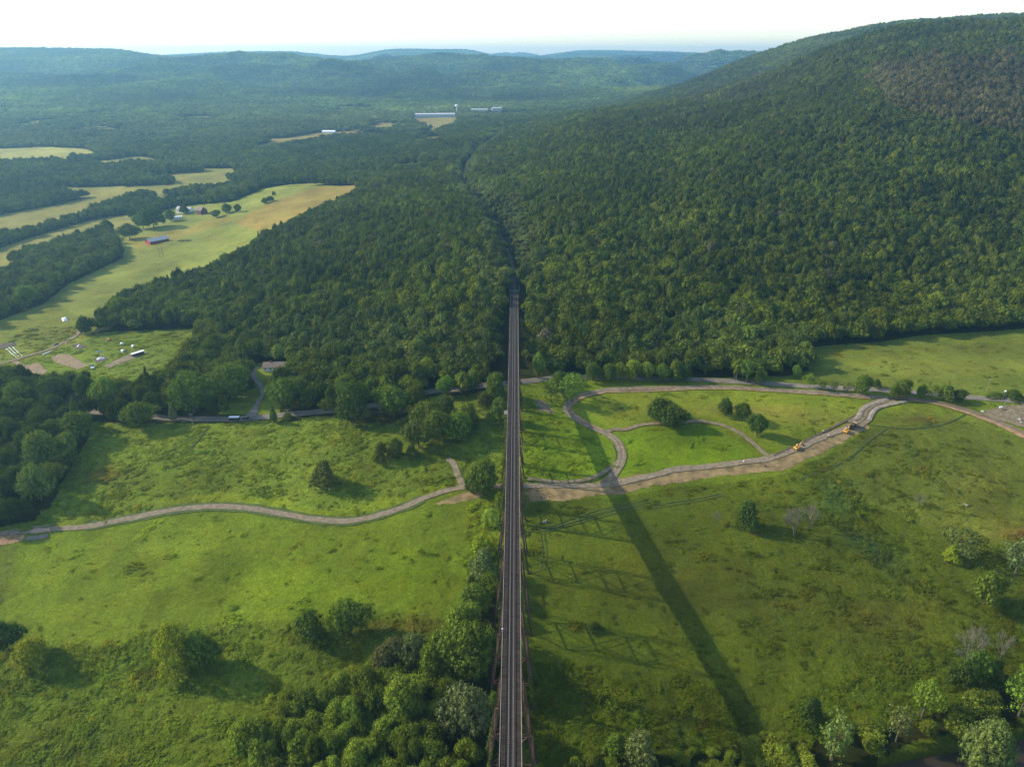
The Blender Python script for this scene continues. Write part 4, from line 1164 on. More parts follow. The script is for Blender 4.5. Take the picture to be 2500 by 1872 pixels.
# scrubby trees on the open cutting slopes and riverside
scrub = inpoly(fu, fv, [(1062,448),(1110,440),(1150,470),(1160,560),(1128,600),(1112,575),(1085,505)])
size = np.where(scrub, size * .62, size); hgt_ = np.where(scrub, hgt_ * .40, hgt_)
bigone = g.random(nF) < 0.07; size = np.where(bigone, size * 1.4, size); hgt_ = np.where(bigone, hgt_ * 1.12, hgt_)
loc_big = inpoly(fu, fv, WOODS_IN[0])
size = np.where(loc_big, size * 1.05, size)
strip = inpoly(fu, fv, WOODS_IN[2]); hgt_ = np.where(strip, hgt_ * .75, hgt_)
rivw = inpoly(fu, fv, WOODS_IN[1]); size = np.where(rivw, size * .9, size); hgt_ = np.where(rivw, hgt_ * .55, hgt_)
lowb = rivw & (fu < 1680); hgt_ = np.where(lowb, hgt_ * .55, hgt_); size = np.where(lowb, size * .7, size)
base = np.stack([0.062 + 0 * FX, 0.085 + 0 * FX, 0.0090 + 0 * FX], 1)
stand = fbm(FX, FY, 60, 3, 81); stand2 = fbm(FX, FY, 240, 3, 82); one = g.random(nF)
farb = sstep(1300, 3600, FY)  # distance weight; far trees are tinted lighter for haze and sunlit sides
far_relief = fbm(FX, FY, 520, 4, 87)  # light and dark bands tinted into far trees to suggest slope shading
k1 = (1 + farb * 2.2 * (far_relief - 0.5)) * (1 + 0.65 * farb) * (0.62 + 0.75 * one) * (0.60 + 0.8 * stand) * (0.75 + 0.5 * stand2)
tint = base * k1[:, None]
yel = sstep(0.80, 0.98, g.random(nF))[:, None]
tint = tint * (1 + yel * np.array([0.32, 0.22, 0.0]))
blu = sstep(0.86, 1.0, g.random(nF))[:, None]
tint = tint * (1 - blu * np.array([0.30, 0.22, 0.0]))
snag = (g.random(nF) < 0.004)[:, None]
tint = np.where(snag, np.array([0.105, 0.098, 0.06]), tint)
def patch_tint(P, c, k):
    global tint
    uu = fu + (fbm(FX, FY, 40, 3, 91) - .5) * 90; vv = fv + (fbm(FX, FY, 40, 3, 92) - .5) * 40
    m_ = inpoly(uu, vv, P)[:, None] * k * (0.55 + 0.45 * g.random(nF))[:, None]
    tint = tint * (1 - m_) + np.array(c) * k1[:, None] * m_
patch_tint([(1300,230),(1640,120),(1800,60),(2300,0),(2300,330),(1900,340),(1500,300),(1250,300)], (0.058, 0.074, 0.017), 0.75)  # upper hillside toned greyer to suggest haze
patch_tint([(1870,185),(1950,135),(2100,125),(2300,145),(2300,315),(2150,300),(2040,270),(1920,240)], (0.094,0.080,0.046), 0.8)
patch_tint([(1460,215),(1620,170),(1780,150),(1680,205),(1560,235)], (0.075,0.070,0.034), 0.6)
patch_tint([(1700,90),(1900,70),(2050,110),(1950,150),(1760,170),(1600,215),(1500,240)], (0.058,0.078,0.020), 0.6)
patch_tint([(1060,445),(1110,440),(1150,470),(1160,560),(1128,600),(1112,575),(1085,505)], (0.095,0.120,0.034), 0.9)
patch_tint([(1012,660),(1030,570),(1080,560),(1098,600),(1096,690),(1040,700),(1010,690)], (0.082,0.110,0.024), 0.8)
patch_tint([(1118,590),(1170,560),(1180,640),(1130,680)], (0.080,0.106,0.024), 0.7)
patch_tint([(560,720),(800,690),(1000,700),(1090,740),(1090,800),(800,800),(600,780)], (0.062,0.085,0.022), 0.6)
patch_tint([(1300,760),(1500,700),(1740,740),(1740,810),(1300,810)], (0.062,0.092,0.020), 0.65)
patch_tint([(-100,230),(700,225),(1100,235),(1090,262),(760,300),(560,400),(300,470),(270,560),(80,660),(-100,700)], (0.080,0.108,0.028), 0.7)
patch_tint([(0,290),(700,250),(1100,240),(1100,260),(700,300),(0,330)], (0.095,0.105,0.040), 0.5)
patch_tint(WOODS_IN[0], (0.105,0.145,0.018), 0.9)
patch_tint([(-200,850),(260,850),(260,960),(100,1150),(-200,1200)], (0.062,0.094,0.017), 0.8)
patch_tint(WOODS_IN[2], (0.115,0.155,0.018), 0.9)
patch_tint(WOODS_IN[1], (0.130,0.172,0.020), 0.9)
edge = ((np.abs(FX - rail_x(FY)) < 24) & (FY > 590) & (FY < 1950))[:, None] * 0.75
tint = tint * (1 - edge) + np.array((0.085, 0.112, 0.026)) * k1[:, None] * edge
patch_tint([(1640,340),(1800,330),(1750,420),(1640,440)], (0.065,0.095,0.022), 0.4)
# the largest-looking ones stand as trees of their own, up to 300 with those above
appar = size * (hgt_ ** .5) / fd
vis = (fu > -30) & (fu < 2240) & (fv < 1720) & (fv > 0)
order = np.argsort(-(appar * vis))
nind = 300 - NT[0]
# keep them loosely spread: nearest woods first
pick = order[:nind]
tall = g.random(nF)
for k in pick:
    u, v_ = fu[k], fv[k]
    if inpoly(np.array([u]), np.array([v_]), WOODS_IN[0])[0] or (500 < u < 1105 and v_ > 1400):
        lb, gp, kd = 'leafy tree packed in the lower left wood beside the viaduct', 'trees of the lower left wood', 'w'
    elif u > 1250 and v_ > 1300:
        lb, gp, kd = 'leafy tree in the riverside thicket at the lower right', 'trees of the riverside thicket', 'r'
    elif u < 260 and v_ > 880:
        lb, gp, kd = 'dark tree packed in the wood at the left edge below the road', 'trees of the wood at the left edge', 'w'
    elif u < 1100:
        lb, gp, kd = 'tree in the dense wood behind the left road', 'trees of the wood behind the left road', 'w'
    else:
        lb, gp, kd = 'tree at the foot of the wooded hill right of the viaduct', 'trees at the foot of the wooded hill', 'w'
    kk = int(k)
    cr_ = HIW[kk % 5] if kd == 'w' else (HI + SPREAD)[kk % 9]
    place_tree(Vector((FX[k], FY[k], FZ[k] - .1)), size[k] * 1.08, hgt_[k], cr_, tint[k], lb, 'tree', gp, trunk=TR_TALL[kk % 2] if kk % 2 else TR_HI[kk % 3])
rest = np.ones(nF, bool); rest[pick] = False
# instance choice by distance
idx = np.where(fd < 470, 16 + g.integers(0, 5, nF), np.where(fd < 1500, g.integers(0, 8, nF), 8 + g.integers(0, 6, nF)))
idx = np.where((fd < 1500) & (g.random(nF) < 0.045) & (fd > 420), 14 + g.integers(0, 2, nF), idx)
scl = np.stack([size * g.uniform(.95, 1.4, nF), size * g.uniform(.95, 1.4, nF), hgt_], 1)
zoff = np.where(FY > 900, -hgt_ * 0.12, -0.2)
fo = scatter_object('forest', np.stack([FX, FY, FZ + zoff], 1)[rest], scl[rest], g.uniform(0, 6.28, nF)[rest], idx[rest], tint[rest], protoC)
tag(fo, 'dense green broadleaf forest covering the hills and the valley floor', 'forest', kind='stuff')

# ------------------------------------------------------------------ rank weeds and tussocks in the meadows
X, Y = jitter_grid(-430, 480, 178, 600, 1.75, 555)
Zw = H(X, Y)
wu, wv, wdp = proj(X, Y, Zw)
ok = is_open(wu, wv) & (wu > -60) & (wu < 2270) & (wv < 1720)
X, Y, Zw, wu, wv, wdp = [a[ok] for a in (X, Y, Zw, wu, wv, wdp)]
dens = np.full(len(X), 0.035)
lush = sstep(0.42, 0.66, fbm(X, Y, 13, 4, 66))
def dz(P, d): 
    dens[inpoly(wu, wv, P)] = d
dz([(0,1150),(200,905),(1090,830),(1090,1045),(960,1060),(850,1100),(740,1120),(480,1080),(340,1096),(180,1130)], 0.4)
dz([(300,1085),(480,1060),(600,1078),(700,1100),(860,1070),(980,1030),(960,1060),(850,1100),(740,1120),(480,1085)], 0.12)
dz([(-100,1420),(30,1388),(250,1392),(330,1358),(600,1340),(850,1325),(1000,1340),(1060,1400),(1060,1760),(-100,1760)], 0.6)
dz([(1140,1085),(1480,1050),(1680,1030),(1780,985),(1880,925),(2300,1000),(2300,1760),(1130,1760)], 0.16)
dz([(1130,1400),(1300,1400),(1560,1480),(1680,1640),(1600,1760),(1130,1760)], 0.6)
dz([(1700,1500),(1900,1440),(2060,1380),(2300,1200),(2300,1760),(1700,1760)], 0.75)
dz([(1730,990),(1800,1010),(1960,1180),(1900,1230),(1780,1120)], 0.8)
dz([(1140,850),(1230,870),(1330,1000),(1140,1045)], 0.4)
dz([(1020,1050),(1090,1050),(1090,1500),(940,1500),(1000,1300)], 0.9)
dz([(1120,1060),(1170,1060),(1240,1500),(1130,1500)], 0.8)
dz([(0,700),(120,655),(200,700),(430,700),(440,740),(370,820),(220,850),(0,835)], 0.30)
dz([(1120,1060),(1560,1060),(1640,1480),(1130,1420)], 0.06)
dz([(1720,740),(2300,690),(2300,860),(2100,850),(1760,830)], 0.04)
dz([(470,895),(500,852),(540,795),(632,780),(612,840),(602,896)], 0.0)
keep = g.random(len(X)) < dens * (0.35 + 0.8 * lush)
keep[keep] = ~near_road(X[keep], Y[keep])
keep &= np.abs(X) > 3.5
# not in the river or hidden under the wood
keep &= ~((X > 62) & (Y < bank_y(X) + 1) & (Y > bank_y(X) - 24))
X, Y, Zw, wu, wv = [a[keep] for a in (X, Y, Zw, wu, wv)]
n = len(X)
bushy = inpoly(wu, wv, [(1115,1150),(1165,1150),(1280,1420),(1420,1560),(1640,1700),(1110,1760)]) | inpoly(wu, wv, [(1030,1150),(1098,1100),(1098,1700),(1040,1700)])
ws = g.gamma(2.2, 0.5, n) + 0.7
big_ = g.random(n) < np.where(bushy, 0.10, np.where((wv < 850) & (wu < 460), 0.05, 0.006))
ws = np.where(big_, ws * 2.2, ws)
ws = np.clip(ws, .6, 4.5)
fi = np.clip(np.searchsorted(Yg, Y), 0, len(Yg) - 1)
ci_ = np.clip(((X / WID[fi] - sg[0]) / (sg[1] - sg[0])).astype(int), 0, NS - 1)
wt = cov[fi, ci_] * (1.15 + 0.6 * g.random(n))[:, None]
wt = wt * np.where(g.random(n) < .12, 1.35, 1.0)[:, None]
wt = np.where((g.random(n) < .08)[:, None], wt * np.array([1.25, 1.0, 0.8]), wt)
wo = scatter_object('undergrowth', np.stack([X, Y, Zw - .05], 1), np.stack([ws * g.uniform(1.1, 2.6, n), ws * g.uniform(.8, 1.4, n), ws * g.uniform(.35, .7, n)], 1), g.uniform(0, 6.28, n), g.integers(0, 6, n), wt, weedC)
tag(wo, 'rank weeds and grass tussocks growing through the meadows', 'weeds', kind='stuff')
print('forest', nF, 'individual', NT[0], 'weeds', n)

# ------------------------------------------------------------------ the railway viaduct
HW = 3.2
Y0, Y1 = -40.0, 588.0
vi = empty('railway_viaduct', (0, 250, 0), 0, 'long straight steel railway viaduct on tall braced towers crossing the valley', 'viaduct')
VO = Vector((0, 250, 0))
def vobj(mb, name, m, parent=vi, off=VO):
    o = mb.obj(name, m, parent)
    o.data.transform(Matrix.Translation(-off if parent is vi else Vector((0, 0, 0))))
    return o
dk = MB().box(-HW + .1, -1.55, Y0, Y1, DECK_Z - .30, DECK_Z - .05); vobj(dk, 'walkway', M['deck'])
dk = MB().box(1.55, HW - .1, Y0, Y1, DECK_Z - .30, DECK_Z - .05); vobj(dk, 'walkway', M['deck'])
dk = MB().box(-1.55, 1.55, Y0, Y1, DECK_Z - .42, DECK_Z - .24); vobj(dk, 'deck', M['rust_dark'])
for s in (-1, 1):
    c_ = MB().box(s * HW - .09, s * HW + .09, Y0, Y1, DECK_Z - .34, DECK_Z + .16); vobj(c_, 'edge_curb', M['curb'])
    r_ = MB()
    for z_ in (.62, 1.12): r_.bar((s * HW, Y0, DECK_Z + z_), (s * HW, Y1, DECK_Z + z_), .05)
    y = Y0
    while y < Y1: r_.bar((s * HW, y, DECK_Z), (s * HW, y, DECK_Z + 1.12), .05); y += 2.4
    vobj(r_, 'handrail', M['rust'])
    g_ = MB()
    y = Y0
    g_.box(s * 2.15 - .03, s * 2.15 + .03, Y0, Y1, DECK_Z - 2.7, DECK_Z - .43)
    for z_ in (DECK_Z - 2.78, DECK_Z - .55): g_.box(s * 2.15 - .26, s * 2.15 + .26, Y0, Y1, z_, z_ + .09)
    while y < Y1: g_.box(s * 2.15 - .2, s * 2.15 + .2, y, y + .06, DECK_Z - 2.66, DECK_Z - .56); y += 1.8
    vobj(g_, 'girder', M['rust'])
x_ = MB(); y = Y0 + 1
while y < Y1:
    x_.bar((-2.1, y, DECK_Z - 2.5), (2.1, y + 3, DECK_Z - .7), .12); x_.bar((2.1, y, DECK_Z - 2.5), (-2.1, y + 3, DECK_Z - .7), .12); y += 6
    x_.box(-HW, HW, y - .1, y + .1, DECK_Z - .7, DECK_Z - .45)
vobj(x_, 'cross_frame', M['rust_dark'])
# ties: those nearest the camera one by one, the rest as one part
tie_me = MB().box(-1.35, 1.35, -.12, .12, -.10, .12).mesh('crosstie', M['tie'])
y = 130.0; nT = 0
while nT < 100:
    o = link(bpy.data.objects.new('crosstie', tie_me), vi); o.location = Vector((0, y, DECK_Z - .12)) - VO; y += .62; nT += 1
tm = MB(); yy_ = y
while yy_ < Y1: tm.box(-1.35, 1.35, yy_ - .12, yy_ + .12, DECK_Z - .22, DECK_Z); yy_ += .62
yy_ = 129.4
while yy_ > Y0: tm.box(-1.35, 1.35, yy_ - .12, yy_ + .12, DECK_Z - .22, DECK_Z); yy_ -= .62
o = vobj(tm, 'crosstie', M['tie']); o['kind'] = 'stuff'
def rail_along(Xo, w, h, m, name, y0=Y0, y1=Y1):
    r = MB().box(Xo - w / 2, Xo + w / 2, y0, y1, DECK_Z, DECK_Z + h)
    return vobj(r, name, m)
for s in (-1, 1):
    rr_ = rail_along(s * .75, .13, .17, M['railsteel'], 'running_rail')
    rail_along(s * .47, .09, .13, M['railrust'], 'guard_rail')
rail_along(1.22, .10, .12, M['railrust'], 'outer_rail')
rail_along(-1.30, .12, .12, M['deck'], 'timber_guard')
rail_along(1.50, .12, .12, M['deck'], 'timber_guard')
# blank lattice helper: a column of two channels laced with bars
def lattice(mb, a, b, w, d, n):
    a = Vector(a); b = Vector(b)
    for s in (-1, 1):
        o_ = Vector((0, s * w / 2, 0)); mb.bar(a + o_, b + o_, d * .55, .09)
    for i in range(n):
        p = a.lerp(b, i / n); q = a.lerp(b, (i + 1) / n); s = 1 if i % 2 else -1
        mb.bar(p + Vector((0, s * w / 2, 0)), q + Vector((0, -s * w / 2, 0)), .09)
TOWERS = [0 + 34.0 * k + 2 for k in range(0, 17)]
for yt in TOWERS:
    ya, yb = yt, yt + 12.2
    if yb > 560: continue
    gz = [[float(H(s * 9.0, q)) for q in (ya, yb)] for s in (-1, 1)]
    tz = DECK_Z - 2.8
    t_ = empty('tower', (0, 0, 0)); t_.parent = vi; t_.location = Vector((0, (ya + yb) / 2, 0)) - VO
    OF = Vector((0, (ya + yb) / 2, 0))
    def hx(z): return 2.3 + (tz - z) / 7.6
    zmin = min(min(q) for q in gz)
    if tz - zmin < 4: continue
    for si, s in enumerate((-1, 1)):
        for qi, q in enumerate((ya, yb)):
            g0 = gz[si][qi] - .6
            lg = MB(); a = Vector((s * hx(g0), q, g0)); b = Vector((s * 2.3, q, tz))
            lattice(lg, a - OF, b - OF, .9, 1.05, max(6, int((tz - g0) / 1.3)))
            lg.box(a.x - .9, a.x + .9, a.y - OF.y - .9, a.y - OF.y + .9, g0 - .6, g0 + 1.2, .25, .25)
            lg.obj('leg', M['rust'], t_)
    br = MB(); nlev = max(1, int((tz - zmin) / 13.5 + .5))
    zs = [zmin + 1.0 + (tz - zmin - 1.0) * i / nlev for i in range(nlev + 1)]
    for i, z_ in enumerate(zs):
        if i > 0:
            for q in (ya, yb): br.bar(Vector((-hx(z_), q, z_)) - OF, Vector((hx(z_), q, z_)) - OF, .32, .4)
            for s in (-1, 1): br.bar(Vector((s * hx(z_), ya, z_)) - OF, Vector((s * hx(z_), yb, z_)) - OF, .32, .4)
        if i < nlev:
            z2 = zs[i + 1]
            for q in (ya, yb):
                for s in (-1, 1): br.bar(Vector((s * hx(z_), q, z_)) - OF, Vector((-s * hx(z2), q, z2)) - OF, .20, .26)
            for s in (-1, 1):
                br.bar(Vector((s * hx(z_), ya, z_)) - OF, Vector((s * hx(z2), yb, z2)) - OF, .22, .26)
                br.bar(Vector((s * hx(z_), yb, z_)) - OF, Vector((s * hx(z2), ya, z2)) - OF, .22, .26)
    br.obj('bracing', M['rust'], t_)
ab = MB().box(-4.6, 4.6, 588.1, 592, 40, DECK_Z - .1).box(-4.6, -4.0, 588.1, 604, 44, DECK_Z + .9).box(4.0, 4.6, 588.1, 604, 44, DECK_Z + .9)
vobj(ab, 'abutment', M['concrete'])
# refuge platform
pf = MB().box(-5.2, -3.3, 357, 361.5, DECK_Z - .25, DECK_Z - .05); vobj(pf, 'refuge_platform', M['concrete'])
sb = MB().box(-3.5, -3.0, 190, 190.5, DECK_Z, DECK_Z + 1.2).box(-3.55, -2.95, 189.9, 190.6, DECK_Z + 1.2, DECK_Z + 1.3); vobj(sb, 'signal_box', M['grey'])
# track going on through the woods
def curve_rail(lat, w, h, m, parent, name):
    P = RAILD[RAILD[:, 1] > 588][::5]; tn = np.gradient(P, axis=0); tn /= np.linalg.norm(tn, axis=1)[:, None]
    nn_ = np.stack([tn[:, 1], -tn[:, 0]], 1); C = P + nn_ * lat
    z = np.maximum(H(C[:, 0], C[:, 1]) + .38 + .16, DECK_Z - .2) * 1.0
    vs, fs = [], []
    for i in range(len(C)):
        for a, b in ((-w / 2, 0), (w / 2, 0), (w / 2, h), (-w / 2, h)): vs.append((C[i, 0] + nn_[i, 0] * a, C[i, 1] + nn_[i, 1] * a, z[i] + b))
        if i:
            for j in range(4): k = (j + 1) % 4; fs.append((4 * i - 4 + j, 4 * i - 4 + k, 4 * i + k, 4 * i + j))
    mm = MB(); mm.v = vs; mm.f = fs
    return mm.obj(name, m, parent)
tr = empty('railway_track', (0, 589, DECK_Z), 0, 'single railway track curving away through the wooded cutting beyond the viaduct', 'railway track')
for s in (-1, 1):
    o = curve_rail(s * .75, .14, .17, M['railsteel'], None, 'rail'); o.parent = tr; o.matrix_parent_inverse = Matrix.Translation(-Vector((0, 589, DECK_Z)))
tm = MB()
P = resample(RAILD[(RAILD[:, 1] > 588) & (RAILD[:, 1] < 1150)], .9); tn = np.gradient(P, axis=0)
for (x, y), (tx_, ty_) in zip(P, tn):
    n_ = Vector((ty_, -tx_, 0)).normalized(); z = max(float(H(x, y)) + .40, DECK_Z - .32)
    c = Vector((x, y, z)); tm.bar(c - n_ * 1.3, c + n_ * 1.3, .24, .2)
o = tm.obj('crosstie', M['tie'], tr); o['kind'] = 'stuff'; o.matrix_parent_inverse = Matrix.Translation(-Vector((0, 589, DECK_Z)))
# creeper climbing the tower legs
for k, (yv, s, zt, lab) in enumerate([(359, -1, 55, 'green creeper climbing the left tower legs just beyond the small platform'), (325, -1, 54, 'green creeper climbing the left tower legs opposite the bend of the loop road'),
                                (393, -1, 52, 'green creeper on the left tower legs nearest the road'), (223, 1, 24, 'short creeper on a right tower leg near the lower edge'), (189, -1, 26, 'bright creeper on a left tower leg near the lower edge'), (427, 1, 50, 'dark creeper on the right tower legs by the road')]):
    gz_ = float(H(s * 9, yv)); Vv, Ff = [], []; n0 = 0
    gg = np.random.default_rng(60 + k); n = 1500
    t_ = gg.random(n) ** 1.2; z = gz_ + t_ * (zt - gz_); x = s * (2.3 + (56.2 - z) / 7.6)
    wd_ = 0.35 + 1.5 * (1 - t_) * (0.5 + 0.5 * np.sin(z * .9 + k) ** 2)
    ph = gg.uniform(0, 6.28, n)
    side = np.where(gg.random(n) < .5, 0.0, 12.2)
    leg = [q for q in TOWERS if abs(q + 6 - yv) < 17]
    y0_ = leg[0] if leg else yv
    p = np.stack([x + np.cos(ph) * wd_ * gg.random(n) , y0_ + side + np.sin(ph) * wd_ * gg.random(n) * 1.2, z], 1)
    nn_ = gg.normal(size=(n, 3)) + np.array([s * .6, -.3, .5]); nn_ /= np.linalg.norm(nn_, axis=1)[:, None]
    a1 = np.cross(nn_, gg.normal(size=(n, 3))); a1 /= np.linalg.norm(a1, axis=1)[:, None]; a2 = np.cross(nn_, a1)
    q = np.stack([p + a1 * .34, p + a2 * .26, p - a1 * .3, p - a2 * .26], 1).reshape(-1, 3)
    o = link(bpy.data.objects.new('climbing_vine', fast_mesh('climbing_vine', q, np.arange(n * 4).reshape(-1, 4), M['leaf'])))
    o['tint'] = [0.085, 0.125, 0.020]; tag(o, lab, 'vine')

# ------------------------------------------------------------------ vehicles and machines
def wheel(parent, x, y, r, w, loc=None):
    t_ = MB().disc((x, y, r), r, w).obj('wheel', M['rubber'], parent)
    MB().disc((x, y, r), r * .55, w + .04).obj('rim', M['grey'], t_)
def car(name, loc, rz, paint, label, L=4.6, Wd=1.85, h=1.5, pickup=False, cat='car'):
    r = empty(name, loc, rz, label, cat)
    b = MB().prism([(-L / 2, .35), (-L / 2 + .05, .85), (-L / 2 + .35, .95), (L / 2 - 1.2, .98), (L / 2 - .1, .80), (L / 2, .4)], 'x', -Wd / 2, Wd / 2)
    b.v = [(x, y, z) for x, y, z in b.v]
    b.obj('body', paint, r, .08)
    x0, x1 = (-.4, L / 2 - 1.5) if pickup else (-L / 2 + .5, L / 2 - 1.3)
    c = MB().prism([(x0, .96), (x0 + .35, h), (x1 - .5, h), (x1 + .15, .97)], 'x', -Wd / 2 + .12, Wd / 2 - .12); cb = c.obj('cabin', paint, r, .05)
    MB().prism([(x0 + .05, 1.02), (x0 + .30, h - .1), (x1 - .52, h - .1), (x1 + .05, 1.02)], 'x', -Wd / 2 + .10, Wd / 2 - .10).obj('window', M['glass'], cb)
    MB().box(-Wd / 2 + .2, Wd / 2 - .2, x1 - .1, x1 + .12, 1.0, h - .12, ty=.1).obj('windscreen', M['glass'], cb)
    for sx in (-1, 1):
        for sy in (-L / 2 + .85, L / 2 - .9): wheel(r, sx * (Wd / 2 - .08), sy, .34, .22)
        MB().box(sx * Wd * .36 - .15, sx * Wd * .36 + .15, L / 2 - .12, L / 2 + .02, .55, .72).obj('headlight', M['white'], r)
    if pickup: MB().box(-Wd / 2 + .15, Wd / 2 - .15, -L / 2 + .15, -.45, .97, .99).obj('cargo_bed', M['rubber'], r)
    return r
p_ = at(534, 906); q_ = at(560, 905)
road_rz = math.atan2(q_.y - p_.y, q_.x - p_.x) - math.pi / 2
car('pickup_truck', p_ + Vector((0, 0, .12)), road_rz, M['black'], 'dark pickup truck on the road towing a white roofed trailer', 5.8, 2.0, 1.85, True, 'pickup')
tl = empty('box_trailer', at(507, 908) + Vector((0, 0, .12)), road_rz, 'white roofed enclosed trailer with dark sides behind the pickup', 'trailer')
MB().box(-1.2, 1.2, -3.2, 3.2, .6, 2.5).obj('trailer_box', M['black'], tl, .05); MB().box(-1.24, 1.24, -3.25, 3.25, 2.5, 2.6).obj('roof', M['white_metal'], tl)
for sx in (-1, 1):
    for sy in (-1.0, -.1): wheel(tl, sx * 1.15, sy, .36, .22)
MB().bar((0, 3.2, .6), (0, 4.4, .6), .14).obj('tow_bar', M['rubber'], tl)
car('parked_car', at(171, 868) + Vector((0, 0, .05)), 1.2, M['black'], 'black car parked in the roadside yard under the trees')
car('parked_car', at(166, 857) + Vector((0, 0, .05)), 1.5, M['white'], 'white car parked at the back of the roadside yard')
car('parked_car', at(180, 860) + Vector((0, 0, .05)), 1.9, M['grey'], 'grey car parked at the right of the roadside yard')
car('parked_car', at(583, 797) + Vector((0, 0, .05)), 1.4, M['blue'], 'dark blue car parked beside the white house')

def excavator(loc, rz, label, reach=5.2, tail=0.0):
    r = empty('excavator', loc, rz, label, 'excavator')
    r.scale = (.88, .88, .88)
    for s in (-1, 1):
        t_ = MB().prism([(-2.0, .25), (-1.7, .0), (1.7, .0), (2.0, .25), (2.0, .6), (1.7, .85), (-1.7, .85), (-2.0, .6)], 'x', s * 1.25 - .27, s * 1.25 + .27).obj('crawler_track', M['rubber'], r)
        w_ = MB()
        for y in (-1.6, -.8, 0, .8, 1.6): w_.disc((s * 1.25, y, .42), .26, .6)
        w_.obj('roller', M['yellow_pale'], t_)
    MB().box(-.9, .9, -.9, .9, .45, .95).obj('undercarriage', M['rubber'], r)
    h_ = MB().prism([(-2.6, 1.0), (-2.75, 1.3), (-2.7, 1.95), (-2.3, 2.1), (.3, 2.1), (1.4, 1.6), (1.4, 1.0)], 'x', -1.35, 1.35).obj('engine_housing', M['yellow'], r, .08)
    MB().box(-1.4, 1.4, -2.95, -2.35, 1.05, 1.9).obj('counterweight', M['yellow'], h_, .12)
    MB().box(-.5, .9, -2.2, -.9, 2.1, 2.22).obj('engine_grille', M['rubber'], h_)
    c_ = MB().prism([(-.2, 1.6), (-.2, 2.95), (1.15, 2.95), (1.5, 2.2), (1.5, 1.2)], 'x', -1.32, -.38).obj('cab', M['yellow'], r, .05)
    MB().prism([(-.05, 2.0), (-.05, 2.85), (1.12, 2.85), (1.42, 2.2)], 'x', -1.35, -.35).obj('window', M['glass'], c_)
    MB().box(-1.3, -.4, -.15, 1.1, 2.96, 3.02).obj('cab_roof', M['yellow_pale'], c_)
    a, b, c, d = (0, 1.2, 1.6), (0, 2.9, 4.0), (0, reach, 4.5), (0, reach + .9, 1.7)
    bm_ = MB().bar((.15, *a[1:]), (.15, *b[1:]), .38, .6).bar((.15, *b[1:]), (.15, *c[1:]), .36, .5).obj('boom', M['yellow'], r)
    MB().bar((.15, 1.7, 1.5), (.15, 2.9, 3.7), .16).bar((.15, 2.9, 4.4), (.15, reach - .3, 5.0), .14).obj('hydraulic_ram', M['railsteel'], bm_)
    st = MB().bar((.15, c[1] - .4, c[2] + .35), (.15, *d[1:]), .3, .42).obj('stick', M['yellow'], r)
    MB().prism([(reach + .5, 1.7), (reach + 1.2, 1.6), (reach + 1.35, 1.0), (reach + .7, .45), (reach + .2, .9)], 'x', -.4, .7).obj('bucket', M['rubber'], st)
    return r
p_ = at(1722, 970); q_ = at(1748, 955)
excavator(p_ + Vector((0, 0, .25)), math.atan2(q_.y - p_.y, q_.x - p_.x) - math.pi / 2, 'yellow excavator standing alone on the new road with raised boom', 5.4)
p_ = at(1828, 934); q_ = at(1842, 920)
excavator(p_ + Vector((0, 0, .25)), math.atan2(q_.y - p_.y, q_.x - p_.x) - math.pi / 2, 'yellow excavator reaching into the dark dump truck', 5.0)
dt = empty('dump_truck', at(1842, 924) + Vector((0, 0, .3)), math.atan2(q_.y - p_.y, q_.x - p_.x) - math.pi / 2, 'dark bodied dump truck with faded yellow cab beside the excavator', 'dump truck')
MB().prism([(-3.6, 1.3), (-3.9, 2.9), (1.4, 3.0), (1.4, 1.2), (-2.0, 1.0)], 'x', -1.35, 1.35).obj('tipper_body', M['rust_dark'], dt, .05)
MB().box(-1.15, 1.15, -3.5, 1.2, 3.01, 3.06).obj('load', M['dark_soil'], dt)
cb = MB().prism([(1.6, .9), (1.6, 2.9), (2.7, 2.9), (3.4, 2.0), (3.7, 1.7), (3.7, .8)], 'x', -1.2, 1.2).obj('cab', M['yellow_pale'], dt, .06)
MB().prism([(1.8, 2.0), (1.8, 2.75), (2.68, 2.75), (3.2, 2.05)], 'x', -1.22, 1.22).obj('window', M['glass'], cb)
MB().box(-.5, .5, -3.5, 3.4, .6, 1.0).obj('chassis', M['rubber'], dt)
for sx in (-1, 1):
    for sy in (-2.4, -1.0, 2.6): wheel(dt, sx * 1.15, sy, .6, .5)

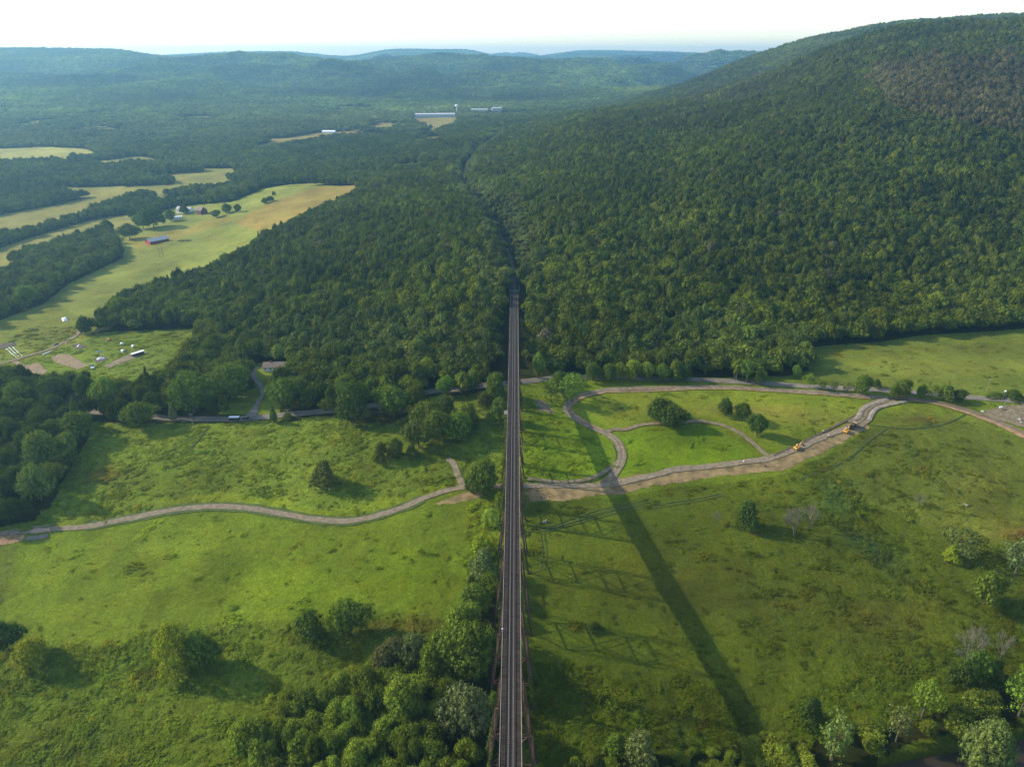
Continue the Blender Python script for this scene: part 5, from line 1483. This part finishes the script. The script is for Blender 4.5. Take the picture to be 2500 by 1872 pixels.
# ------------------------------------------------------------------ people at work
def person(loc, rz, label, top, legs, hat=None, arms=0.25):
    V_ = [(0,0,.95),(0,0,1.15),(0,0,1.42),(0,0,1.52),(0,.02,1.62),(0,.03,1.74), (.10,0,.88),(.13,.02,.48),(.13,-.02,.07),(.13,.16,.03), (-.10,0,.88),(-.14,.05,.48),(-.15,0,.07),(-.15,.17,.03),
          (.20,0,1.40),(.27,.02,1.12),(.29,.15,.90),(.29,.21,.80), (-.20,0,1.40),(-.27,.04,1.12),(-.25,.22,.98),(-.24,.30,.94)]
    R_ = [.15,.16,.16,.055,.085,.09, .095,.065,.05,.045, .095,.065,.05,.045, .07,.05,.038,.04, .07,.05,.038,.04]
    E_ = [(0,1),(1,2),(2,3),(3,4),(4,5),(0,6),(6,7),(7,8),(8,9),(0,10),(10,11),(11,12),(12,13),(2,14),(14,15),(15,16),(16,17),(2,18),(18,19),(19,20),(20,21)]
    me = bpy.data.meshes.new('person'); me.from_pydata(V_, E_, [])
    me.materials.append(legs); 
    o = link(bpy.data.objects.new('person', me)); o.location = loc; o.rotation_euler = (0, 0, rz)
    md = o.modifiers.new('skin', 'SKIN')
    for i, r in enumerate(R_): me.skin_vertices[0].data[i].radius = (r, r * .8 if i < 3 else r)
    me.skin_vertices[0].data[0].use_root = True
    sb_ = o.modifiers.new('sub', 'SUBSURF'); sb_.levels = 1; sb_.render_levels = 2
    tag(o, label, 'person')
    # shirt or vest over the upper body
    s_ = MB().prism([(-.24, .95), (-.27, 1.42), (-.12, 1.50), (.12, 1.50), (.27, 1.42), (.24, .95)], 'y', -.16, .16).obj('shirt', top, o, .05)
    h_ = MB().disc((0, .03, 1.70), .115, .24, 'z', 12).obj('head_skin', M['skin'], o, .04); h_.name = 'head'
    if hat: MB().disc((0, .03, 1.83), .14, .10, 'z', 12).obj('hard_hat', hat, o, .03)
    return o
person(at(2008, 871 + 58) * 1.0 if False else at(1777, 934), 2.0, 'worker in a bright vest standing in the grass above the new road', M['vest'], M['jeans'], M['hat'])
person(at(1788, 944) + Vector((0, 0, .2)), -1.0, 'worker in a pale shirt standing on the new road', M['shirt'], M['jeans'], M['hat'])
person(at(1187, 1076), .5, 'dark figure standing in for a small post sign on the brown soil right of the viaduct', M['black'], M['jeans'], M['hat'])  # human figure put where a small sign on a post belongs

# ------------------------------------------------------------------ buildings
def gable(name, c, L, Wd, h, rh, rz, wall, roof, label, cat='building', over=.4, windows=0, doors=0, chimney=False, wallcol=None):
    r = empty(name, c, rz, label, cat)
    MB().box(-Wd / 2, Wd / 2, -L / 2, L / 2, -1.0, h).prism([(-Wd / 2, h), (0, h + rh), (Wd / 2, h)], 'y', -L / 2, L / 2).obj('wall', wall, r)
    rf = MB()
    for s in (-1, 1):
        a = (s * (Wd / 2 + over), h - over * rh / (Wd / 2)); b = (0, h + rh)
        rf.prism([(a[0], a[1] + .02), (b[0], b[1] + .02), (b[0], b[1] + .22), (a[0], a[1] + .22)], 'y', -L / 2 - over, L / 2 + over)
    ro = rf.obj('roof', roof, r)
    if chimney: MB().box(-.4, .4, L * .2, L * .2 + .8, h + rh - .4, h + rh + 1.2).obj('chimney', M['red'], ro)
    for i in range(windows):
        y = -L / 2 + L * (i + .5) / windows
        for s in (-1, 1):
            f_ = MB().box(s * Wd / 2 - .05, s * Wd / 2 + .05, y - .65, y + .65, h * .38, h * .82).obj('window', M['white'], r)
            MB().box(s * Wd / 2 - .08, s * Wd / 2 + .08, y - .52, y + .52, h * .43, h * .78).obj('pane', M['glass'], f_)
    for i in range(doors):
        y = -L / 2 + L * (i + .5) / doors
        MB().box(Wd / 2 - .06, Wd / 2 + .06, y - L / doors * .36, y + L / doors * .36, .05, h * .82).obj('door', M['black'], r)
    return r
a, b = at(325, 529), at(365, 520)
L_ = (b - a).length; rz_ = math.atan2(b.y - a.y, b.x - a.x) - math.pi / 2
nrm = Vector((-(b.y - a.y), b.x - a.x, 0)).normalized()
gable('barn', (a + b) / 2 + nrm * 6.5, L_, 13, 3.8, 3.0, rz_, M['red'], M['grey_roof'], 'long red barn with grey metal roof in the left farm meadow', 'barn', .8, doors=7)
gable('farmhouse', at(394, 459), 16, 9, 6, 3.5, 1.2, M['white'], M['grey_roof'], 'white farmhouse behind the dark tree in the farm meadow', 'house', windows=4, chimney=True)
gable('farm_wing', at(411, 457), 9, 8, 4.5, 2.6, 1.2, M['white'], M['grey_roof'], 'small white house right of the farmhouse', 'house', windows=2)
gable('small_barn', at(437, 462), 14, 11, 6.5, 5.0, 0.9, M['dark_red'], M['brown_roof'], 'dark red steep roofed barn right of the farmhouse', 'barn', doors=2)
gable('farm_shed', at(381, 473), 17, 6, 3.4, 1.2, -1.0, M['white'], M['white_metal'], 'long low white shed at the edge of the farm meadow', 'shed', windows=4)
gable('ranch_house', at(598, 796), 17, 9, 3.1, 2.2, math.pi / 2 + .05, M['white'], M['brown_roof'], 'white single storey house with brown roof behind the lawn', 'house', .7, windows=5, doors=1, chimney=True)
gable('field_house', at(711, 288), 38, 12, 5, 3, 1.45, M['white'], M['white_metal'], 'long white farm building on the far pale hill field', 'building', windows=6)
gable('field_house', at(740, 283), 14, 10, 5, 3, 1.2, M['white'], M['grey_roof'], 'small pale house right of the long white farm building', 'house', windows=2)
def hall(c, L, Wd, h, rz, label, doors=6):
    r = empty('warehouse', c, rz, label, 'warehouse')
    MB().box(-Wd / 2, Wd / 2, -L / 2, L / 2, -2, h).obj('wall', M['pale_roof'], r)
    MB().prism([(-Wd / 2 - .5, h + .05), (0, h + 1.6), (Wd / 2 + .5, h + .05)], 'y', -L / 2 - .5, L / 2 + .5).obj('roof', M['pale_roof'], r)
    MB().box(Wd / 2, Wd / 2 + .12, -L / 2 + 4, L / 2 - 4, h * .15, h * .38).obj('window', M['grey'], r)
    for i in range(doors): MB().box(Wd / 2 - .1, Wd / 2 + .2, -L / 2 + L * (i + .5) / doors - 2, -L / 2 + L * (i + .5) / doors + 2, 0, h * .5).obj('door', M['grey'], r)
a, b = at(893, 256), at(985, 250)
hall((a + b) / 2 + Vector((0, 0, 2)), 140, 60, 9, math.pi / 2 * -1 + .12, 'longest white flat warehouse in the distance left of the water tower')
hall(at(1036, 246) + Vector((0, 0, 8)), 60, 40, 8, -math.pi / 2, 'middle white warehouse in the distance right of the water tower')
hall(at(1073, 244) + Vector((0, 0, 10)), 36, 30, 8, -math.pi / 2 + .1, 'smallest white warehouse in the distance furthest right', 3)
wt_ = empty('water_tower', at(987, 248), 0, 'white water tower on a thin stem behind the longest warehouse', 'water tower')
MB().disc((0, 0, 14), 1.4, 30, 'z', 12).obj('stem', M['white'], wt_)
bm = bmesh.new(); bmesh.ops.create_uvsphere(bm, u_segments=20, v_segments=12, radius=1)
for v in bm.verts: v.co = Vector((v.co.x * 6.2, v.co.y * 6.2, v.co.z * 4.6 + 31))
me = bpy.data.meshes.new('tank'); bm.to_mesh(me); bm.free(); me.materials.append(M['white_metal']); link(bpy.data.objects.new('tank', me), wt_)

# ------------------------------------------------------------------ garden things
def along(u, v, u2, v2):
    a, b = at(u, v), at(u2, v2); return (a + b) / 2, (b - a).length, math.atan2(b.y - a.y, b.x - a.x) - math.pi / 2
c, L_, rz_ = along(285, 771, 312, 763)
sh = empty('open_shed', c, rz_, 'long narrow shed with bright white roof and dark open side in the garden', 'shed')
MB().box(-1.6, 1.6, -L_ / 2, L_ / 2, 2.5, 2.65).obj('roof', M['white_metal'], sh); MB().box(-1.3, .6, -L_ / 2 + .5, L_ / 2 - .5, 0, 2.3).obj('wall', M['black'], sh)
for y in (-1, -.5, 0, .5, 1):
    MB().bar((1.4, y * (L_ / 2 - .2), -.1), (1.4, y * (L_ / 2 - .2), 2.5), .14).obj('post', M['timber'], sh)
def hut(u, v, s, m, roofm, rz, label, cat='hut', h=1.6, name='small_hut'):
    r = empty(name, at(u, v), rz, label, cat)
    MB().box(-s / 2, s / 2, -s / 2, s / 2, -.1, h).obj('wall', m, r)
    MB().prism([(-s / 2 - .15, h + .01), (0, h + .5), (s / 2 + .15, h + .01)], 'y', -s / 2 - .15, s / 2 + .15).obj('roof', roofm, r)
    MB().box(-.3, .3, -s / 2 - .05, -s / 2 + .02, 0, h * .8).obj('door', M['timber'], r)
hut(264, 745, 1.9, M['white'], M['white_metal'], .5, 'white little hut highest of the three in the garden meadow')
hut(288, 750, 1.7, M['white'], M['white_metal'], .8, 'white little hut rightmost of the three in the garden meadow')
hut(266, 760, 2.1, M['white'], M['white_metal'], 1.1, 'white little hut lowest of the three beside the long shed')
hut(85, 858 + 24, 4, M['white'], M['grey_roof'], .3, 'pale shed half hidden by trees left of the road yard', 'shed', 2.4)
def tarp(u, v, lx, ly, h, m, rz, label, cat='tarpaulin', name='tarpaulin'):
    nx = 9; g_ = random.Random(u)
    vs = []; fs = []
    for i in range(nx):
        for j in range(nx):
            a, b = i / (nx - 1) * 2 - 1, j / (nx - 1) * 2 - 1
            vs.append((a * lx / 2 * (1 + g_.uniform(-.06, .06)), b * ly / 2 * (1 + g_.uniform(-.06, .06)), h * (1 - a * a) * (1 - b ** 4) * g_.uniform(.75, 1.1) + .12))
    for i in range(nx - 1):
        for j in range(nx - 1): fs.append((i * nx + j, i * nx + nx + j, i * nx + nx + j + 1, i * nx + j + 1))
    mm = MB(); mm.v = vs; mm.f = fs
    o = mm.obj(name, m); o.location = at(u, v); o.rotation_euler = (0, 0, rz); return tag(o, label, cat)
tarp(218, 775, 6, 4.5, 1.2, M['tarp'], .4, 'crumpled white tarpaulin in the garden meadow')
tarp(214, 760, 4, 2.2, .7, M['blue'], .2, 'blue tarpaulin in the grass above the white one')
tarp(140, 690, 11, 4.5, 1.8, M['tarp'], -.9, 'white plastic tunnel high in the garden field', 'polytunnel', 'polytunnel')
tarp(145, 741, 2.6, 2, .8, M['yellow'], .3, 'small yellow cover beside the farm track')
tarp(169, 747, 6.5, 1.2, .5, M['white'], -1.3, 'narrow white row cover near the farm track', 'row cover', 'row_cover')
tarp(121, 731+14, 5, 2.6, 1.3, M['black'], .2, 'black heap cover beside the farm track')
for k, (u1, v1, u2, v2) in enumerate([(20, 752, 40, 770), (28, 751, 48, 769), (14, 755, 36, 772)]):
    c, L_, rz_ = along(u1, v1, u2, v2)
    o = MB().prism([(-.3, .0), (-.2, .25), (.2, .25), (.3, .0)], 'y', -L_ / 2, L_ / 2).obj('row_cover', M['tarp']); o.location = c + Vector((0, 0, .3)); o.rotation_euler = (0, 0, rz_)
    tag(o, 'long thin white row cover in a set at the left edge garden', 'row cover', 'white row covers at the left edge')
c, L_, rz_ = along(92, 767, 110, 760)
o = MB().prism([(-.6, .0), (-.4, .4), (.4, .4), (.6, .0)], 'y', -L_ / 2, L_ / 2).obj('row_cover', M['tarp']); o.location = c + Vector((0, 0, .3)); o.rotation_euler = (0, 0, rz_)
tag(o, 'pale row cover above the largest tilled plot', 'row cover')
tk = empty('farm_tractor', at(235, 736), .9, 'small orange tractor in the garden meadow above the huts', 'tractor')
MB().box(-.45, .45, .2, 1.9, .7, 1.35).obj('hood', M['orange'], tk, .06); MB().box(-.6, .6, -1.2, .2, .9, 1.25).obj('body', M['orange'], tk, .06)
MB().box(-.55, .55, -1.1, .1, 2.2, 2.32).bar((-.5, -1, 1.2), (-.5, -1, 2.2), .07).bar((.5, -1, 1.2), (.5, -1, 2.2), .07).obj('canopy', M['orange'], tk)
for s in (-1, 1): wheel(tk, s * .85, -.7, .75, .4); wheel(tk, s * .7, 1.5, .42, .28)
fl = empty('flatbed_trailer', at(200, 795), .6, 'pale flatbed trailer parked at the edge of the garden trees', 'trailer')
MB().box(-1.2, 1.2, -3, 3, .8, 1.0).box(-1.2, 1.2, 2.2, 3, 1.0, 2.4).obj('bed', M['grey'], fl)
for s in (-1, 1): wheel(fl, s * 1.1, -1.2, .42, .25); wheel(fl, s * 1.1, -.2, .42, .25)
wp_ = empty('wood_pile', at(400, 521), .2, 'heap of dark timber and posts right of the red barn', 'wood pile')
lg = MB(); g_ = random.Random(5)
for i in range(26):
    a = Vector((g_.uniform(-9, 9), g_.uniform(-4, 4), g_.uniform(.2, 1.6))); d = Vector((g_.uniform(-3, 3), g_.uniform(-2, 2), g_.uniform(-.3, .3))); lg.bar(a - d, a + d, g_.uniform(.25, .5), n=6)
lg.obj('logs', M['rust_dark'], wp_)

# ------------------------------------------------------------------ poles, signs, stones
def pole(u, v, h, label, lean=0.0, arms=1, rz=0.2, light=False):
    r = empty('utility_pole', at(u, v), rz, label, 'utility pole')
    r.rotation_euler = (0, lean, rz)
    MB().bar((0, 0, -.3), (0, 0, h), .34, n=8, w2=.22).obj('shaft', M['pole'], r)
    for i in range(arms):
        c_ = MB().bar((-1.2, 0, h - .6 - i), (1.2, 0, h - .6 - i), .14).obj('crossarm', M['pole'], r)
        for x in (-1.1, -.4, .4, 1.1): MB().bar((x, 0, h - .52 - i), (x, 0, h - .3 - i), .1).obj('insulator', M['white'], c_)
    return r
pole(110, 876, 11, 'utility pole beside the road at the far left', -.03, 2)
pole(244, 890, 10, 'utility pole in front of the trees left of the lone bushy tree')
pole(417, 921, 9, 'utility pole on the meadow side of the left road')
pole(624, 908, 8, 'short utility pole near the driveway on the meadow side')
pole(991, 838, 11, 'tall utility pole left of the viaduct beside the road')
pole(997, 852, 8, 'second utility pole left of the viaduct just below the road')
pole(1523, 808, 10, 'utility pole against the wood above the loop road')
pole(2129, 850, 11, 'leaning utility pole beyond the road near the right edge', .06)
sn = empty('street_sign', at(2161, 871), .1, 'tall leaning post with a white box on top beside the right road', 'post')
sn.rotation_euler = (0, .1, 0)
MB().bar((0, 0, -.2), (0, 0, 8.5), .22, n=8, w2=.16).obj('shaft', M['pole'], sn); MB().box(-.5, .5, -.3, .3, 8.5, 9.6).obj('box', M['white'], sn)
dtree = empty('dead_tree', at(1587, 829), 0, 'dead pale tree trunk on the verge beside the loop road', 'tree')
o = link(bpy.data.objects.new('branches', BARE[1]), dtree); o.scale = (3, 3, 9)
py = empty('power_pylon', at(350, 558), .2, 'thin lattice power pole standing in the left farm field', 'pylon')
MB().bar((-2, 0, -.3), (-2, 0, 15), .3).bar((2, 0, -.3), (2, 0, 15), .3).obj('post', M['pole'], py)
MB().bar((-4.5, 0, 13), (4.5, 0, 13), .3).bar((-2, 0, 8), (2, 0, 13), .15).bar((2, 0, 8), (-2, 0, 13), .15).obj('crossarm', M['pole'], py)
# footbridge on the left path
c, L_, rz_ = along(70, 1147, 108, 1143)
fb = empty('footbridge', c, rz_, 'small timber footbridge with railings on the left end of the gravel path', 'footbridge')
MB().box(-1.9, 1.9, -L_ / 2, L_ / 2, .35, .55).obj('deck', M['wood_floor'], fb)
for s in (-1, 1):
    rl = MB()
    for i in range(6):
        y = -L_ / 2 + L_ * i / 5; rl.bar((s * 1.9, y, .3), (s * 1.9, y, 1.7), .16)
    rl.bar((s * 1.9, -L_ / 2, 1.6), (s * 1.9, L_ / 2, 1.6), .14).bar((s * 1.9, -L_ / 2, 1.05), (s * 1.9, L_ / 2, 1.05), .1)
    rl.bar((s * 1.9, L_ / 2, 1.6), (s * 3.4, L_ / 2 + 1.6, 1.2), .14).bar((s * 1.9, -L_ / 2, 1.6), (s * 3.4, -L_ / 2 - 1.6, 1.2), .14)
    rl.bar((s * 3.4, L_ / 2 + 1.6, 0), (s * 3.4, L_ / 2 + 1.6, 1.3), .16).bar((s * 3.4, -L_ / 2 - 1.6, 0), (s * 3.4, -L_ / 2 - 1.6, 1.3), .16)
    rl.obj('railing', M['timber'], fb)
    MB().box(s * 1.6 - .2, s * 1.6 + .2, -L_ / 2, L_ / 2, -.2, .34).obj('beam', M['timber'], fb)
ribbon('gravel_path', [(57,1163),(75,1162),(92,1160),(104,1158)], 3.2, M['asphalt'], .12, 'short dark gravel ford below the timber footbridge', 'path', ragged=.3)
# table like slab in the right meadow
tb = empty('picnic_table', at(2085, 1091), .5, 'weathered picnic table alone in the right meadow', 'picnic table')
MB().box(-.45, .45, -1.1, 1.1, .72, .78).obj('tabletop', M['timber'], tb)
for s in (-1, 1):
    MB().box(s * .85 - .14, s * .85 + .14, -1.1, 1.1, .42, .47).obj('bench', M['timber'], tb)
    MB().bar((-.9, s * .8, -.1), (0.1, s * .8, .74), .09).bar((.9, s * .8, -.1), (-.1, s * .8, .74), .09).obj('leg', M['timber'], tb)
def rock(u, v, s, label, grp=None, m='rock', flat=.6):
    bm = bmesh.new(); bmesh.ops.create_icosphere(bm, subdivisions=2, radius=1); g_ = random.Random(int(u * 13 + v * 7))
    k_ = [g_.uniform(.75, 1.2) for _ in bm.verts]
    for q, kk in zip(bm.verts, k_): q.co = Vector((q.co.x * s * kk, q.co.y * s * .75 * kk, q.co.z * s * flat * kk))
    me = bpy.data.meshes.new('boulder'); bm.to_mesh(me); bm.free(); me.materials.append(M[m])
    o = link(bpy.data.objects.new('boulder', me)); o.location = at(u, v) + Vector((0, 0, s * .22)); o.rotation_euler = (0, 0, g_.uniform(0, 3))
    return tag(o, label, 'boulder', grp)
for i in range(16):
    t_ = i / 15; g_ = random.Random(i)
    rock(2157 + 30 * t_ + g_.uniform(-1.5, 1.5), 919 + 11 * t_ + g_.uniform(-1.5, 1.5), g_.uniform(.35, .6), 'pale boulder in the line below the orange sand track', 'boulders in a line below the right hand track')
for (u, v) in [(2171,872),(2174,877),(2179,881),(2184,885),(2190,891),(2194,897),(2197,905),(2163,895),(2186,899)]:
    rock(u, v, .5, 'pale boulder lining the dark parking patch', 'boulders around the parking patch')
rock(2203, 906, 1.1, 'largest brownish boulder at the right edge by the parking patch'); rock(2206, 913, 1.0, 'grey boulder pile stone right below the largest boulder')
rock(2123, 889, 1.3, 'long flat pale slab beside the right hand track')
bx = empty('notice_board', at(2160, 884), .4, 'white covered notice board beside the parking patch', 'notice board')
MB().box(-1.0, 1.0, -.08, .08, .9, 1.9).obj('board', M['white'], bx); MB().prism([(-.7, 1.95), (0, 2.4), (.7, 1.95)], 'x', -1.2, 1.2).obj('roof', M['white_metal'], bx)
for s in (-1, 1): MB().bar((s * .9, 0, -.1), (s * .9, 0, 1.9), .12).obj('post', M['timber'], bx)
dr_ = MB().disc((0, 0, .5), .35, 1.0, 'z', 14).disc((0, 0, 1.0), .37, .05, 'z', 14).disc((0, 0, .5), .37, .05, 'z', 14).obj('barrel', M['black']); dr_.location = at(1654, 1008) + Vector((0, 0, .1)); tag(dr_, 'dark barrel on the brown soil strip below the path junction', 'barrel')
bk = MB().disc((0, 0, .3), .35, .6, 'z', 14).disc((0, 0, .6), .38, .05, 'z', 14).obj('bucket', M['white']); bk.location = at(1606, 997) + Vector((0, 0, .25)); tag(bk, 'white bucket on the edge of the new gravel road', 'bucket')
sp = empty('marker_post', at(1322, 1050), 0, 'dark marker post at the junction under the viaduct shadow', 'post')
MB().bar((0, 0, -.2), (0, 0, 1.8), .2, n=8).obj('shaft', M['timber'], sp); MB().box(-.35, .35, -.06, .06, 1.1, 1.8).obj('plate', M['rust_dark'], sp)
ft = empty('concrete_pier', at(1177, 1128), .2, 'broken pale concrete block right of the viaduct tower', 'concrete block')
MB().box(-1.2, 1.2, -.7, .7, -.2, 1.0, .2, .15).box(.5, 1.1, -.5, .5, 1.0, 1.8, .1, .1).obj('block', M['concrete'], ft)

# ------------------------------------------------------------------ the air of the valley
hz = MB().box(-13500, 13500, -420, 13700, -16, 385).obj('haze', M['white'])
hz.data.materials.clear()
m = bpy.data.materials.new('haze'); m.use_nodes = True; t = m.node_tree; t.nodes.clear()
out = t.nodes.new("ShaderNodeOutputMaterial"); pv = t.nodes.new("ShaderNodeVolumePrincipled")
pv.inputs["Color"].default_value = (0.33, 0.70, 1.0, 1)
pv.inputs["Density"].default_value = 0.000092
pv.inputs["Anisotropy"].default_value = 0.45
t.links.new(pv.outputs[0], out.inputs["Volume"])
hz.data.materials.append(m)
tag(hz, 'pale blue summer haze filling the valley', 'haze', kind='stuff')
m.cycles.homogeneous_volume = True if hasattr(m, 'cycles') and hasattr(m.cycles, 'homogeneous_volume') else True
